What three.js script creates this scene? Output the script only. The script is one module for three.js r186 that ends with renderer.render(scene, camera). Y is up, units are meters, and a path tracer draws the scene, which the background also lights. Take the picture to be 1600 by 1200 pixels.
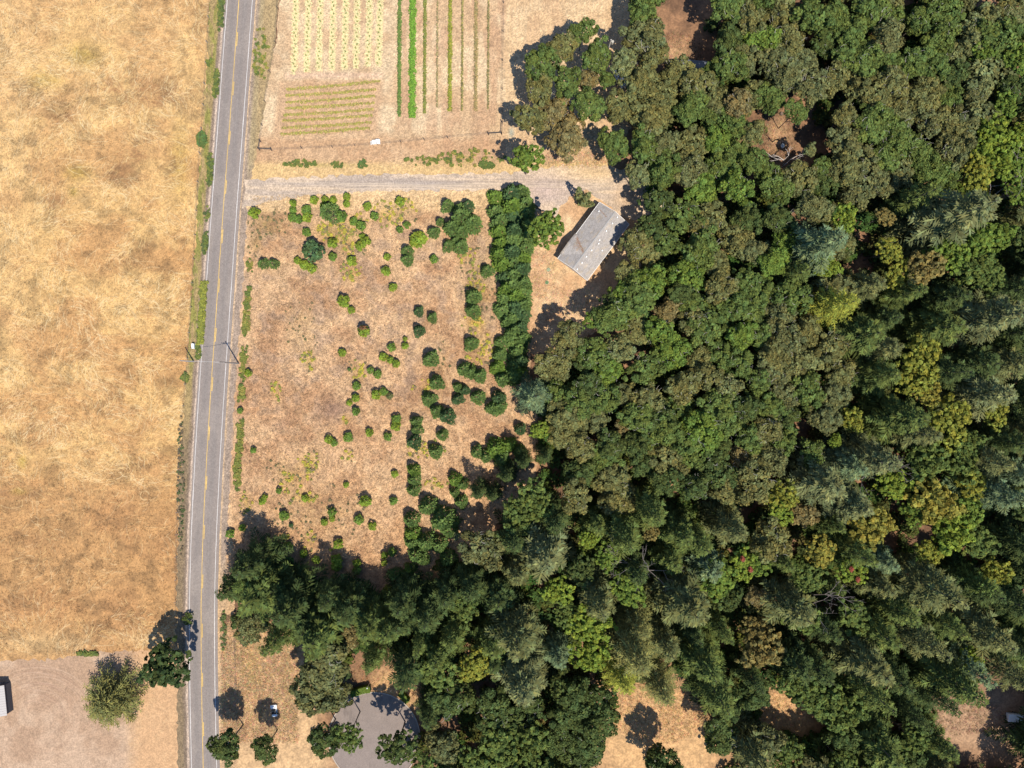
import * as THREE from 'three';
import { Sky } from 'three/addons/objects/Sky.js';
import { mergeGeometries } from 'three/addons/utils/BufferGeometryUtils.js';
import { RoundedBoxGeometry } from 'three/addons/geometries/RoundedBoxGeometry.js';

// ---------------------------------------------------------------- camera, sky, sun, exposure
const CAM_H = 170, S = 0.159;                       // camera height in metres; metres of ground per photo pixel
const scene = new THREE.Scene();
const camera = new THREE.PerspectiveCamera(2 * Math.atan(600 * S / CAM_H) * 180 / Math.PI, 4 / 3, 1, 6000);
camera.position.set(0, CAM_H, 0); camera.up.set(0, 0, -1); camera.lookAt(0, 0, 0);
const SUN_EL = 61 * Math.PI / 180;
const sunDir = new THREE.Vector3(0.52 * Math.cos(SUN_EL), Math.sin(SUN_EL), 0.855 * Math.cos(SUN_EL)).normalize();
const sky = new Sky(); sky.scale.setScalar(5000); sky.name = 'sky';
sky.material.uniforms.sunPosition.value.copy(sunDir);
sky.material.uniforms.turbidity.value = 2.2; sky.material.uniforms.rayleigh.value = 1.4; sky.material.uniforms.mieCoefficient.value = 0.004;
scene.add(sky); scene.environmentIntensity = 0.1;
const sun = new THREE.DirectionalLight(new THREE.Color(1, 0.92, 0.79), 5);
sun.name = 'sun'; sun.position.copy(sunDir).multiplyScalar(400); sun.castShadow = true; sun.shadow.radius = 1;
Object.assign(sun.shadow.camera, { left: -190, right: 190, top: 150, bottom: -150, near: 50, far: 800 });
sun.shadow.mapSize.set(4096, 4096);
scene.add(sun, sun.target);
const renderer = new THREE.WebGLRenderer({ antialias: true });
renderer.toneMapping = THREE.LinearToneMapping; renderer.toneMappingExposure = 1.27;
renderer.shadowMap.enabled = true; renderer.setSize(1024, 768);

// ---------------------------------------------------------------- small tools
function rng(a) { return () => { a = (a + 0x6D2B79F5) | 0; let t = Math.imul(a ^ (a >>> 15), 1 | a); t = (t + Math.imul(t ^ (t >>> 7), 61 | t)) ^ t; return ((t ^ (t >>> 14)) >>> 0) / 4294967296; }; }
const hash = (x, y, s) => { let h = Math.imul(x, 374761393) + Math.imul(y, 668265263) + Math.imul(s, 974711); h = Math.imul(h ^ (h >>> 13), 1274126177); return ((h ^ (h >>> 16)) >>> 0) / 4294967296; };
function noise(x, y, s = 0) {
  const i = Math.floor(x), j = Math.floor(y); let u = x - i, v = y - j; u = u * u * (3 - 2 * u); v = v * v * (3 - 2 * v);
  const a = hash(i, j, s), b = hash(i + 1, j, s), c = hash(i, j + 1, s), d = hash(i + 1, j + 1, s);
  return a + (b - a) * u + (c - a) * v + (a - b - c + d) * u * v;
}
const fbm = (x, y, s, n = 3) => { let t = 0, a = 0.5, w = 0; for (let k = 0; k < n; k++) { t += a * noise(x, y, s + k); w += a; a *= 0.55; x *= 2.1; y *= 2.1; } return t / w; };
const clamp = (x, a = 0, b = 1) => Math.min(b, Math.max(a, x)), sstep = (a, b, x) => { const t = clamp((x - a) / (b - a)); return t * t * (3 - 2 * t); };
const mix = (a, b, t) => [a[0] + (b[0] - a[0]) * t, a[1] + (b[1] - a[1]) * t, a[2] + (b[2] - a[2]) * t];
const at = (px, py, h = 0) => [(px - 800) * S * (CAM_H - h) / CAM_H, h, (py - 600) * S * (CAM_H - h) / CAM_H];   // a place in the photograph, at height h, in metres
const lerpLine = (pts, y) => { for (let k = 1; k < pts.length; k++) if (y <= pts[k][0] || k === pts.length - 1) { const [a, b] = [pts[k - 1], pts[k]]; return b[1] === undefined ? a[1] : a[1] + (b[1] - a[1]) * (y - a[0]) / (b[0] - a[0]); } };
const used = {};
function numbered(n) { const k = used[n] = (used[n] ?? -1) + 1; return k ? `${n}_${String(k).padStart(3, '0')}` : n; }
function tag(o, label, category, group, kind) { o.userData.label = label; if (category) o.userData.category = category; if (group) o.userData.group = group; if (kind) o.userData.kind = kind; return o; }
const shade = o => { o.traverse(c => { if (c.isMesh) { c.castShadow = true; c.receiveShadow = true; } }); return o; };
function thing(name, label, category, [x, y, z] = [0, 0, 0], turn = 0, group) { const g = new THREE.Group(); g.name = numbered(name); g.position.set(x, y, z); g.rotation.y = turn; scene.add(g); return tag(g, label, category, group); }
function part(name, geo, mat, parent) { const m = new THREE.Mesh(geo, mat); m.name = name; m.castShadow = m.receiveShadow = true; parent.add(m); return m; }
const std = (r, g, b, rough = 0.9, extra = {}) => new THREE.MeshStandardMaterial({ color: new THREE.Color().setRGB(r, g, b), roughness: rough, ...extra });
const box = (w, h, d, x = 0, y = 0, z = 0, r = 0) => { const g = r ? new RoundedBoxGeometry(w, h, d, 2, r) : new THREE.BoxGeometry(w, h, d); g.translate(x, y, z); return g; };
function bar(a, b, r0, r1 = r0, n = 6) {                                  // tapered round bar from a to b
  const A = new THREE.Vector3(...a), B = new THREE.Vector3(...b), d = B.clone().sub(A), g = new THREE.CylinderGeometry(r1, r0, d.length(), n, 1);
  g.translate(0, d.length() / 2, 0); g.applyQuaternion(new THREE.Quaternion().setFromUnitVectors(new THREE.Vector3(0, 1, 0), d.normalize())); g.translate(...a); return g;
}
const merge = list => mergeGeometries(list.map(g => { g = g.index ? g.toNonIndexed() : g; g.deleteAttribute('uv'); return g; }));

// ---------------------------------------------------------------- ground sheets: colours in the places the photograph shows them
const roadMid = [[-60, 378.4], [67, 369], [330, 349.2], [567, 332.9], [640, 328], [720, 323.2], [830, 317.8], [940, 314.6], [1040, 315], [1133, 316.6], [1300, 320.5]];
function smoothX(pts, y) { return (lerpLine(pts, y - 40) + lerpLine(pts, y - 20) + lerpLine(pts, y) * 2 + lerpLine(pts, y + 20) + lerpLine(pts, y + 40)) / 6; }
const mid = y => smoothX(roadMid, y);
const fieldEdge = [[-60, 331], [67, 325], [165, 319], [240, 313], [330, 308], [480, 298], [600, 291], [700, 282], [800, 278.5], [940, 275.5], [1030, 276], [1300, 280]];
const P = { straw: [238, 205, 148], gold: [226, 182, 118], tan: [206, 156, 102], brown: [176, 128, 82], dark: [146, 106, 70], pink: [214, 170, 134], pale: [240, 210, 172], green: [132, 140, 62], lime: [176, 176, 66], grey: [176, 158, 144] };
const blob = (x, y, cx, cy, rx, ry) => { const d = ((x - cx) / rx) ** 2 + ((y - cy) / ry) ** 2; return d > 4 ? 0 : Math.exp(-d * 1.4); };
function fieldColor(x, y) {
  const n = fbm(x / 60, y / 45, 1, 4), f = fbm(x / 9, y / 7, 5, 3), g = noise(x / 1.6, y / 1.6, 9);
  let c = mix([208, 160, 104], [228, 184, 120], sstep(0.35, 0.62, n));
  const low = sstep(690, 800, y + 60 * (n - 0.5));
  c = mix(c, [190, 141, 92], low * 0.65);
  c = mix(c, [234, 194, 136], sstep(420, 80, y) * 0.38 + sstep(90, 10, x) * sstep(700, 500, y) * 0.25);
  let d = blob(x, y, 235, 150, 45, 35) + blob(x, y, 165, 135, 40, 22) + blob(x, y, 95, 185, 30, 15) + blob(x, y, 215, 235, 25, 20) + blob(x, y, 185, 265, 28, 25) + blob(x, y, 25, 770, 40, 9) * 1.6 + blob(x, y, 60, 850, 40, 25) * 0.5 + blob(x, y, 85, 315, 30, 18);
  c = mix(c, [166, 124, 82], clamp(d * 1.3 * sstep(0.36, 0.66, 0.6 * f + 0.4 * noise(x / 22, y / 18, 14))) * 0.8);
  const gr = blob(x, y, 130, 85, 30, 20) + blob(x, y, 120, 270, 22, 14) + blob(x, y, 280, 250, 18, 60) * 0.7 + blob(x, y, 35, 722, 9, 12) + blob(x, y, 30, 768, 14, 6) + blob(x, y, 70, 125, 30, 16) * 0.8 + blob(x, y, 115, 300, 8, 8);
  c = mix(c, [186, 158, 74], clamp(gr * (0.2 + f)) * 0.8);
  const edge = 0.5 * blob(x, y, 60, 1005, 90, 22) + 0.4 * blob(x, y, 230, 1000, 60, 14);
  c = mix(c, P.straw, clamp(edge));
  const k = 0.80 + 0.26 * f + 0.2 * (g - 0.5) + 0.05 - 0.13 * sstep(0.52, 0.72, fbm(x / 26, y / 22, 17, 3));
  return [c[0] * k, c[1] * k, c[2] * k];
}
const yellowPatches = [[528, 362, 26, 14, 1], [545, 385, 14, 12, 0.8], [560, 345, 14, 10, 0.5], [505, 358, 14, 9, 0.6], [548, 428, 16, 14, 0.6], [482, 562, 9, 16, 0.7], [430, 610, 9, 14, 0.6], [742, 505, 18, 12, 0.9], [745, 455, 14, 40, 0.45], [752, 545, 20, 30, 0.5], [665, 608, 7, 14, 0.7], [645, 606, 4, 4, 0.7], [606, 335, 20, 18, 0.6], [640, 322, 14, 9, 0.6], [483, 720, 14, 14, 0.7], [478, 740, 12, 9, 0.5], [455, 750, 18, 16, 0.55], [470, 775, 24, 10, 0.5], [385, 785, 9, 15, 0.8], [484, 845, 8, 16, 0.7], [440, 842, 12, 7, 0.8], [520, 860, 5, 6, 0.3], [545, 712, 9, 9, 0.5], [662, 700, 30, 14, 0.35], [680, 755, 20, 8, 0.4], [560, 580, 14, 18, 0.5], [540, 655, 8, 9, 0.5], [742, 358, 10, 8, 0.5], [770, 345, 6, 14, 0.5], [730, 400, 12, 12, 0.4], [780, 410, 9, 9, 0.5]];
const olivePatches = [[420, 350, 26, 22, 1], [400, 380, 10, 20, 0.7], [540, 375, 30, 30, 0.5], [470, 510, 24, 40, 0.35], [750, 450, 26, 60, 0.5], [690, 560, 14, 40, 0.3], [500, 800, 60, 40, 0.35], [450, 735, 30, 20, 0.4], [620, 335, 30, 16, 0.5]];
function meadowColor(x, y) {
  const n = fbm(x / 42, y / 42, 21, 4), f = fbm(x / 7, y / 7, 25, 3), g = noise(x / 1.5, y / 1.5, 29), m = fbm(x / 16, y / 16, 33, 2);
  let c = mix([194, 150, 110], [222, 182, 138], sstep(0.3, 0.65, n));
  c = mix(c, [184, 154, 128], sstep(0.5, 0.75, m) * 0.55);                                   // greyish thatch
  c = mix(c, [228, 180, 128], 0.45 * sstep(560, 720, y) * sstep(0.35, 0.6, m));
  c = mix(c, [150, 118, 98], 0.7 * clamp(blob(x, y, 520, 640, 26, 22) + blob(x, y, 640, 600, 12, 14) * 0.5 + blob(x, y, 590, 350, 16, 12) * 0.6 + blob(x, y, 440, 665, 14, 12) * 0.6 + blob(x, y, 636, 366, 12, 9)));
  c = mix(c, [236, 200, 150], sstep(338, 322, y + 14 * (n - 0.5)) * 0.9);                    // straw edge along the gravel drive
  let o = 0, yl = 0;
  for (const [a, b, rx, ry, w] of olivePatches) o += w * blob(x, y, a, b, rx, ry);
  for (const [a, b, rx, ry, w] of yellowPatches) yl += w * blob(x, y, a, b, rx, ry);
  c = mix(c, [150, 132, 76], clamp(o * (f * 1.5 - 0.15)) * 0.7);
  c = mix(c, [196, 164, 70], clamp(yl * (f * 1.4 - 0.1)) * 0.75);
  const k = 0.76 + 0.30 * f + 0.30 * (g - 0.5) + 0.06;
  return [c[0] * k, c[1] * k, c[2] * k];
}
function gardenColor(x, y) {
  const n = fbm(x / 30, y / 30, 41, 3), f = fbm(x / 5, y / 5, 45, 3), g = noise(x / 1.5, y / 1.5, 49);
  let c = mix([222, 186, 144], [240, 210, 168], sstep(0.35, 0.65, n));
  const sx = x + (y - 170) * 0.12, block = sstep(426, 436, sx) * sstep(600, 588, sx) * sstep(120, 130, y) * sstep(216, 204, y);
  c = mix(c, [206, 162, 122], block * 0.6);
  c = mix(c, [238, 200, 166], 0.8 * sstep(110, 117, y) * sstep(127, 118, y) * sstep(440, 450, x) * sstep(605, 590, x));
  c = mix(c, [204, 160, 124], 0.5 * sstep(0.5, 0.7, fbm(x / 14, y / 60, 47, 2)) * sstep(605, 640, x));
  c = mix(c, [206, 158, 116], 0.55 * sstep(205, 222, y + 20 * (n - 0.5)));
  if (x > 790) c = mix(c, [238, 200, 152], 0.55 + 0.3 * Math.sin(x * 0.9) * noise(x / 3, y / 40, 50));
  c = mix(c, [188, 186, 166], blob(x, y, 799, 207, 5, 9));
  c = mix(c, [242, 204, 140], 0.8 * sstep(246, 262, y));
  c = mix(c, [170, 160, 84], 0.6 * clamp(sstep(0.4, 0.7, f) * blob(x, y, 720, 250, 60, 9) + blob(x, y, 520, 258, 60, 4) * f));
  const k = 0.80 + 0.22 * f + 0.26 * (g - 0.5) + 0.05;
  return [c[0] * k, c[1] * k, c[2] * k];
}
function driveColor(x, y) {
  const n = fbm(x / 50, y / 7, 61, 3), f = fbm(x / 4, y / 4, 65, 3), g = noise(x / 1.3, y / 1.3, 69);
  let c = mix([196, 176, 156], [226, 200, 170], sstep(0.35, 0.65, n));
  c = mix(c, [180, 166, 156], 0.7 * blob(x, y, 620, 286, 150, 8));
  c = mix(c, [206, 182, 170], 0.8 * blob(x, y, 850, 298, 50, 26));
  c = mix(c, [232, 196, 146], 0.8 * blob(x, y, 930, 268, 60, 16));
  c = mix(c, [214, 176, 138], 0.7 * blob(x, y, 985, 310, 30, 30));
  const k = 0.84 + 0.16 * f + 0.28 * (g - 0.5) + 0.06;
  return [c[0] * k, c[1] * k, c[2] * k];
}
function yardColor(x, y) {
  const n = fbm(x / 30, y / 30, 71, 3), f = fbm(x / 6, y / 6, 75, 3), g = noise(x / 1.4, y / 1.4, 79);
  let c = mix([218, 174, 130], [238, 200, 154], sstep(0.35, 0.65, n));
  c = mix(c, [240, 204, 150], 0.6 * blob(x, y, 866, 420, 14, 16));
  const k = 0.80 + 0.24 * f + 0.22 * (g - 0.5) + 0.06;
  return [c[0] * k, c[1] * k, c[2] * k];
}
function farmColor(x, y) {
  const n = fbm(x / 40, y / 40, 81, 3), f = fbm(x / 5, y / 5, 85, 3), g = noise(x / 1.4, y / 1.4, 89);
  let c = mix([194, 160, 130], [212, 180, 150], sstep(0.35, 0.65, n));
  c = mix(c, [226, 180, 132], sstep(190, 225, x + 20 * (n - 0.5)) * 0.85);
  const r = Math.hypot(x - 62, (y - 1122) * 1.1), ring = Math.sin(r * 0.55 + 2 * n) * sstep(100, 60, r) * sstep(10, 30, r);
  c = mix(c, [178, 138, 114], 0.1 * clamp(ring));
  const k = 0.84 + 0.16 * f + 0.2 * (g - 0.5) + 0.06;
  return [c[0] * k, c[1] * k, c[2] * k];
}
function vergeColor(x, y) {
  const m = mid(y), d = x - m, n = fbm(x / 6, y / 26, 91, 3), f = fbm(x / 3, y / 5, 95, 3), g = noise(x / 1.2, y / 1.2, 99);
  let c;
  if (d < 0) {                                     // west verge: pale gravel edge, grey ditch, weeds and straw
    c = mix([222, 196, 172], [160, 138, 118], sstep(-23.5, -26.5, d + 3 * (n - 0.5)));
    c = mix(c, [190, 162, 104], sstep(-27, -32, d + 6 * (n - 0.5)) * 0.8);
    c = mix(c, [150, 148, 70], sstep(-28, -33, d) * sstep(0.4, 0.6, n) * sstep(640, 520, y) * 0.8);
    c = mix(c, [140, 120, 98], sstep(620, 720, y) * sstep(-25, -28, d) * 0.7);
  } else {                                         // east verge: straw edge, grey gravel, then weeds
    c = mix([226, 192, 152], [180, 158, 138], sstep(26, 29.5, d + 3 * (n - 0.5)));
    c = mix(c, [206, 162, 122], sstep(36, 44, d + 8 * (n - 0.5)) * 0.8);
    c = mix(c, [190, 168, 118], sstep(300, 240, y) * sstep(28, 36, d) * 0.7);
    c = mix(c, [224, 184, 136], sstep(860, 930, y) * 0.8);
  }
  const k = 0.76 + 0.26 * f + 0.36 * (g - 0.5) + 0.06;
  return [c[0] * k, c[1] * k, c[2] * k];
}
function floorColor(x, y) {
  const n = fbm(x / 30, y / 30, 101, 3), f = fbm(x / 6, y / 6, 105, 3), g = noise(x / 1.6, y / 1.6, 109);
  let c = mix([134, 100, 74], [170, 128, 94], sstep(0.35, 0.65, n));
  const cl = clamp(blob(x, y, 1215, 208, 26, 34) + blob(x, y, 1055, 85, 34, 26) + blob(x, y, 1270, 288, 10, 16) + blob(x, y, 980, 300, 40, 60) * 0.8);
  c = mix(c, [214, 172, 128], cl);
  const lo = clamp(blob(x, y, 1030, 1150, 120, 110) * 1.8 + blob(x, y, 1225, 1120, 60, 60) * 1.6 + blob(x, y, 620, 1075, 60, 40) * 1.4);
  c = mix(c, [228, 182, 128], lo);
  c = mix(c, [196, 158, 124], clamp(blob(x, y, 1525, 1130, 90, 50) * 1.7));
  c = mix(c, [224, 184, 136], sstep(505, 470, x + 60 * (n - 0.5) - 0.25 * (y - 1050)) * sstep(960, 985, y));
  c = mix(c, [232, 190, 128], 0.7 * blob(x, y, 395, 1030, 18, 50));
  const k = 0.74 + 0.3 * f + 0.26 * (g - 0.5) + 0.08;
  return [c[0] * k, c[1] * k, c[2] * k];
}
function sheetTexture(x0, y0, x1, y1, w, h, color, strokes) {              // photo-pixel bounds -> texture in metres on the ground
  const c = document.createElement('canvas'); c.width = w; c.height = h; const ctx = c.getContext('2d'), im = ctx.createImageData(w, h), d = im.data;
  for (let j = 0, k = 0; j < h; j++) for (let i = 0; i < w; i++) { const q = color(x0 + (x1 - x0) * (i + 0.5) / w, y0 + (y1 - y0) * (j + 0.5) / h); d[k++] = q[0]; d[k++] = q[1]; d[k++] = q[2]; d[k++] = 255; }
  ctx.putImageData(im, 0, 0);
  if (strokes) { ctx.save(); ctx.scale(w / (x1 - x0), h / (y1 - y0)); ctx.translate(-x0, -y0); strokes(ctx); ctx.restore(); }
  const t = new THREE.CanvasTexture(c); t.colorSpace = THREE.SRGBColorSpace; t.anisotropy = 8; return t;
}
function strands(seed, n, bx, len, width, cols, alpha, angle) {           // lodged grass stems lying on the ground
  return ctx => {
    const r = rng(seed); ctx.lineCap = 'round';
    for (let k = 0; k < n; k++) {
      const x = bx[0] + (bx[2] - bx[0]) * r(), y = bx[1] + (bx[3] - bx[1]) * r(), den = fbm(x / 34, y / 34, seed, 3);
      if (den < 0.42 + 0.2 * r() || (bx[0] < 0 && y > 730 + 40 * den && y < 960 && r() < 0.8)) continue;
      const a = angle(x, y) + (r() - 0.5) * 1.3, l = len * (0.4 + r()), b = (r() - 0.5) * l * 0.7, q = cols[Math.floor(r() * cols.length)];
      ctx.strokeStyle = `rgba(${q[0]},${q[1]},${q[2]},${(alpha * (0.4 + 0.6 * r())).toFixed(2)})`; ctx.lineWidth = width * (0.6 + 0.8 * r());
      ctx.beginPath(); ctx.moveTo(x, y); ctx.quadraticCurveTo(x + Math.cos(a) * l / 2 - Math.sin(a) * b, y + Math.sin(a) * l / 2 + Math.cos(a) * b, x + Math.cos(a) * l, y + Math.sin(a) * l); ctx.stroke();
    }
  };
}
const flow = (x, y) => 6.283 * 1.4 * fbm(x / 90, y / 90, 7, 2);
const GROUND_K = 0.62;
function groundMat(tex, bump, k = GROUND_K) { return new THREE.MeshStandardMaterial({ map: tex, bumpMap: bump ? tex : null, bumpScale: bump, roughness: 1, color: new THREE.Color(k, k, k) }); }
function sheet(name, pts, y, tex, bounds, bump, label, { jitter = 0.35, k = GROUND_K, hole } = {}) {   // pts in photo pixels; edges made uneven
  const rag = list => { const out = []; for (let i = 0; i < list.length; i++) { const [ax, ay] = list[i], [bx, by] = list[(i + 1) % list.length], n = Math.max(1, Math.round(Math.hypot(bx - ax, by - ay) * S / 0.8)); for (let q = 0; q < n; q++) { const px = ax + (bx - ax) * q / n, py = ay + (by - ay) * q / n; out.push(new THREE.Vector2((px - 800) * S + jitter * 2 * (fbm(px / 5, py / 5, 131, 2) - 0.5) * 2, -((py - 600) * S + jitter * 2 * (fbm(px / 5, py / 5, 137, 2) - 0.5) * 2))); } } return out; };
  const sh = new THREE.Shape(rag(pts)); if (hole) sh.holes.push(new THREE.Path(rag(hole)));
  const g = new THREE.ShapeGeometry(sh), p = g.attributes.position, uv = g.attributes.uv;
  const [x0, y0, x1, y1] = bounds;
  for (let i = 0; i < p.count; i++) { const X = p.getX(i), Z = -p.getY(i); uv.setXY(i, (X / S + 800 - x0) / (x1 - x0), 1 - (Z / S + 600 - y0) / (y1 - y0)); p.setXYZ(i, X, y, Z); }
  g.computeVertexNormals();
  const m = new THREE.Mesh(g, tex.isMaterial ? tex : groundMat(tex, bump, k)); m.name = name; m.receiveShadow = true; scene.add(m); return tag(m, label, null, null, 'structure');
}
{
  // the ground as one sheet to the horizon, dry soil and leaf litter
  const b = [340, -70, 1760, 1270], t = sheetTexture(...b, 1280, 1208, floorColor, strands(11, 26000, b, 6, 0.8, [[196, 150, 110], [120, 86, 66], [206, 166, 122]], 0.4, flow));
  t.wrapS = t.wrapT = THREE.MirroredRepeatWrapping;
  const g = new THREE.PlaneGeometry(6000, 6000, 1, 1); g.rotateX(-Math.PI / 2);
  const p = g.attributes.position, uv = g.attributes.uv;
  for (let i = 0; i < p.count; i++) uv.setXY(i, (p.getX(i) / S + 800 - b[0]) / (b[2] - b[0]), 1 - (p.getZ(i) / S + 600 - b[1]) / (b[3] - b[1]));
  const m = new THREE.Mesh(g, groundMat(t, 0.15)); m.name = 'ground'; m.receiveShadow = true; scene.add(m); tag(m, 'dry reddish forest soil and leaf litter under the trees', null, null, 'structure');
}
const edgePts = (line, a, b, off = 0) => { const out = []; for (let y = a; a < b ? y <= b : y >= b; y += a < b ? 30 : -30) out.push([smoothX(line, y) + off, y]); return out; };
{
  const b = [-60, -70, 345, 1060];
  const t = sheetTexture(...b, 1024, 2048, fieldColor, ctx => {
    strands(3, 34000, b, 10, 0.8, [[246, 214, 150], [240, 200, 130], [252, 228, 180]], 0.58, flow)(ctx);
    strands(4, 22000, b, 4, 0.8, [[160, 116, 72], [176, 128, 78], [186, 150, 84]], 0.36, flow)(ctx);
    strands(5, 5000, b, 28, 0.95, [[250, 224, 174]], 0.46, flow)(ctx);
    ctx.strokeStyle = 'rgba(236,204,150,0.6)'; ctx.lineWidth = 2; ctx.beginPath(); ctx.arc(226, 774, 7, 1.2, 6); ctx.stroke();
  });
  sheet('field', [...edgePts(fieldEdge, -65, 1010), [277, 1014], [225, 1016], [130, 1021], [90, 1030], [0, 1033], [-58, 1034], [-58, -65]], 0.012, t, b, 0.28, 'wide dry golden grass field beside the road', { k: 0.64 });
}
{
  const b = [356, 285, 870, 1000];
  const t = sheetTexture(...b, 1104, 1536, meadowColor, ctx => {
    strands(6, 34000, b, 5, 0.7, [[232, 192, 146], [222, 178, 128], [240, 206, 160]], 0.42, flow)(ctx);
    strands(8, 22000, b, 3.5, 0.7, [[130, 98, 76], [146, 110, 84], [150, 132, 80]], 0.4, flow)(ctx);
    const r = rng(77);
    for (const line of [[[672, 318], [673, 345], [690, 358], [676, 392], [655, 420], [640, 436], [648, 470]], [[682, 430], [684, 500], [690, 560], [700, 592], [704, 625], [714, 660], [720, 700], [690, 720], [650, 780], [637, 880]], [[600, 395], [612, 420], [625, 452]], [[572, 355], [590, 395], [600, 420]], [[655, 420], [650, 455]]]) for (let q = 0; q < 3; q++) {
      ctx.strokeStyle = `rgba(234,194,146,0.26)`; ctx.lineWidth = 1 + 1.4 * r(); ctx.beginPath(); for (let i = 0; i + 1 < line.length; i++) for (let e = 0; e < 4; e++) { const X = line[i][0] + (line[i + 1][0] - line[i][0]) * e / 4 + (r() - 0.5) * 5, Y = line[i][1] + (line[i + 1][1] - line[i][1]) * e / 4 + (r() - 0.5) * 3; i + e ? ctx.lineTo(X, Y) : ctx.moveTo(X, Y); } ctx.stroke();
    }
    for (let k = 0; k < 1300; k++) { const x = 400 + 420 * r(), y = 330 + 540 * r(); if (fbm(x / 40, y / 40, 88, 2) < 0.5) continue; ctx.fillStyle = `rgba(96,76,66,${(0.25 + 0.4 * r()).toFixed(2)})`; ctx.beginPath(); ctx.ellipse(x, y, 0.6 + 1.2 * r(), 0.5 + 0.8 * r(), 3 * r(), 0, 7); ctx.fill(); }
  });
  const e = []; for (let y = 880; y >= 330; y -= 30) e.push([mid(y) + 38, y]);
  sheet('meadow', [...e, [386, 304], [430, 302], [520, 294], [640, 290], [770, 290], [812, 296], [842, 330], [830, 420], [828, 560], [830, 600], [850, 700], [830, 760], [700, 900], [600, 920], [480, 918], [400, 900]], 0.012, t, b, 0.3, 'dry brown lot with scattered young firs, bushes and weeds', { k: 0.67 });
}
{
  const b = [385, -70, 1010, 300];
  const t = sheetTexture(...b, 1536, 912, gardenColor, ctx => {
    strands(12, 20000, b, 3.5, 0.7, [[246, 216, 176], [236, 200, 156]], 0.4, flow)(ctx);
    strands(13, 14000, b, 2.5, 0.7, [[170, 128, 96], [160, 132, 90]], 0.35, flow)(ctx);
  });
  sheet('garden_plot', [[441, -65], [430, 67], [418, 130], [404, 225], [396, 262], [390, 290], [560, 284], [700, 280], [850, 284], [950, 270], [985, 200], [975, 100], [1000, -65]], 0.012, t, b, 0.22, 'pale sandy garden plot with crop rows beyond the drive');
}
{
  const b = [370, 245, 1060, 350], t = sheetTexture(...b, 1536, 256, driveColor, ctx => {
    const r = rng(99); for (let k = 0; k < 26; k++) { const y = 282 + 14 * r(), x = 390 + 400 * r(); ctx.strokeStyle = r() < 0.5 ? 'rgba(232,208,180,0.35)' : 'rgba(160,144,130,0.3)'; ctx.lineWidth = 0.8 + r(); ctx.beginPath(); ctx.moveTo(x, y); ctx.bezierCurveTo(x + 60, y - 5, x + 120, y + 2, x + 200, y + (r() - 0.5) * 6); ctx.stroke(); }
  });
  sheet('driveway', [[383, 283], [400, 280], [480, 277], [560, 273], [700, 272], [800, 270], [880, 258], [945, 258], [990, 268], [1040, 290], [1045, 330], [1000, 345], [975, 340], [938, 314], [915, 296], [893, 306], [876, 322], [868, 338], [848, 332], [838, 318], [815, 300], [770, 297], [660, 298], [560, 300], [480, 306], [420, 314], [398, 322], [381, 324]], 0.024, t, b, 0.06, 'pale gravel driveway running from the road to the house', { k: 0.66 });
}
{
  const b = [815, 300, 1010, 560], t = sheetTexture(...b, 768, 1024, yardColor, strands(14, 8000, b, 3, 0.7, [[246, 206, 156], [206, 150, 102]], 0.35, flow));
  sheet('yard', [[836, 330], [868, 336], [876, 320], [893, 304], [915, 294], [938, 312], [1000, 345], [1005, 400], [985, 470], [930, 520], [860, 552], [828, 552], [826, 420]], 0.018, t, b, 0.12, 'dry orange lawn between the conifer row and the house');
}
{
  const b = [-60, 1005, 300, 1275], t = sheetTexture(...b, 1024, 768, farmColor, ctx => {
    const r = rng(31); for (let k = 0; k < 40; k++) { ctx.strokeStyle = r() < 0.5 ? 'rgba(168,134,108,0.22)' : 'rgba(226,196,164,0.25)'; ctx.lineWidth = 0.7 + r(); const rr = 26 + 60 * r(), a = -2.6 + 1.2 * r(); ctx.beginPath(); ctx.ellipse(60 + 20 * (r() - 0.5), 1122, rr * 1.1, rr, 0, a, a + 0.8 + 1.6 * r()); ctx.stroke(); }
    strands(15, 5000, [200, 1010, 285, 1270], 3, 0.7, [[240, 206, 156], [206, 160, 112]], 0.4, flow)(ctx);
  });
  sheet('farmyard', [[277, 1014], [225, 1016], [130, 1021], [90, 1030], [0, 1033], [-58, 1034], [-58, 1270], [280, 1270], [277, 1130]], 0.009, t, b, 0.08, 'bare pinkish dirt yard with curved tyre tracks');
}
{
  const b = [262, -70, 470, 1275], t = sheetTexture(...b, 512, 2048, vergeColor), w = [], e = [];
  for (let y = -65; y <= 1270; y += 30) { w.push([smoothX(fieldEdge, y) - 2, y]); e.push([mid(y) + (y < 300 ? lerpLine([[-65, 62], [67, 60], [250, 58], [300, 42]], y) : y > 860 ? 52 : 44), y]); }
  sheet('verge', [...w, ...e.reverse()], 0.006, t, b, 0.14, 'gravelly road verge with straw and weeds on both sides', { jitter: 0.2 });
}
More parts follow.
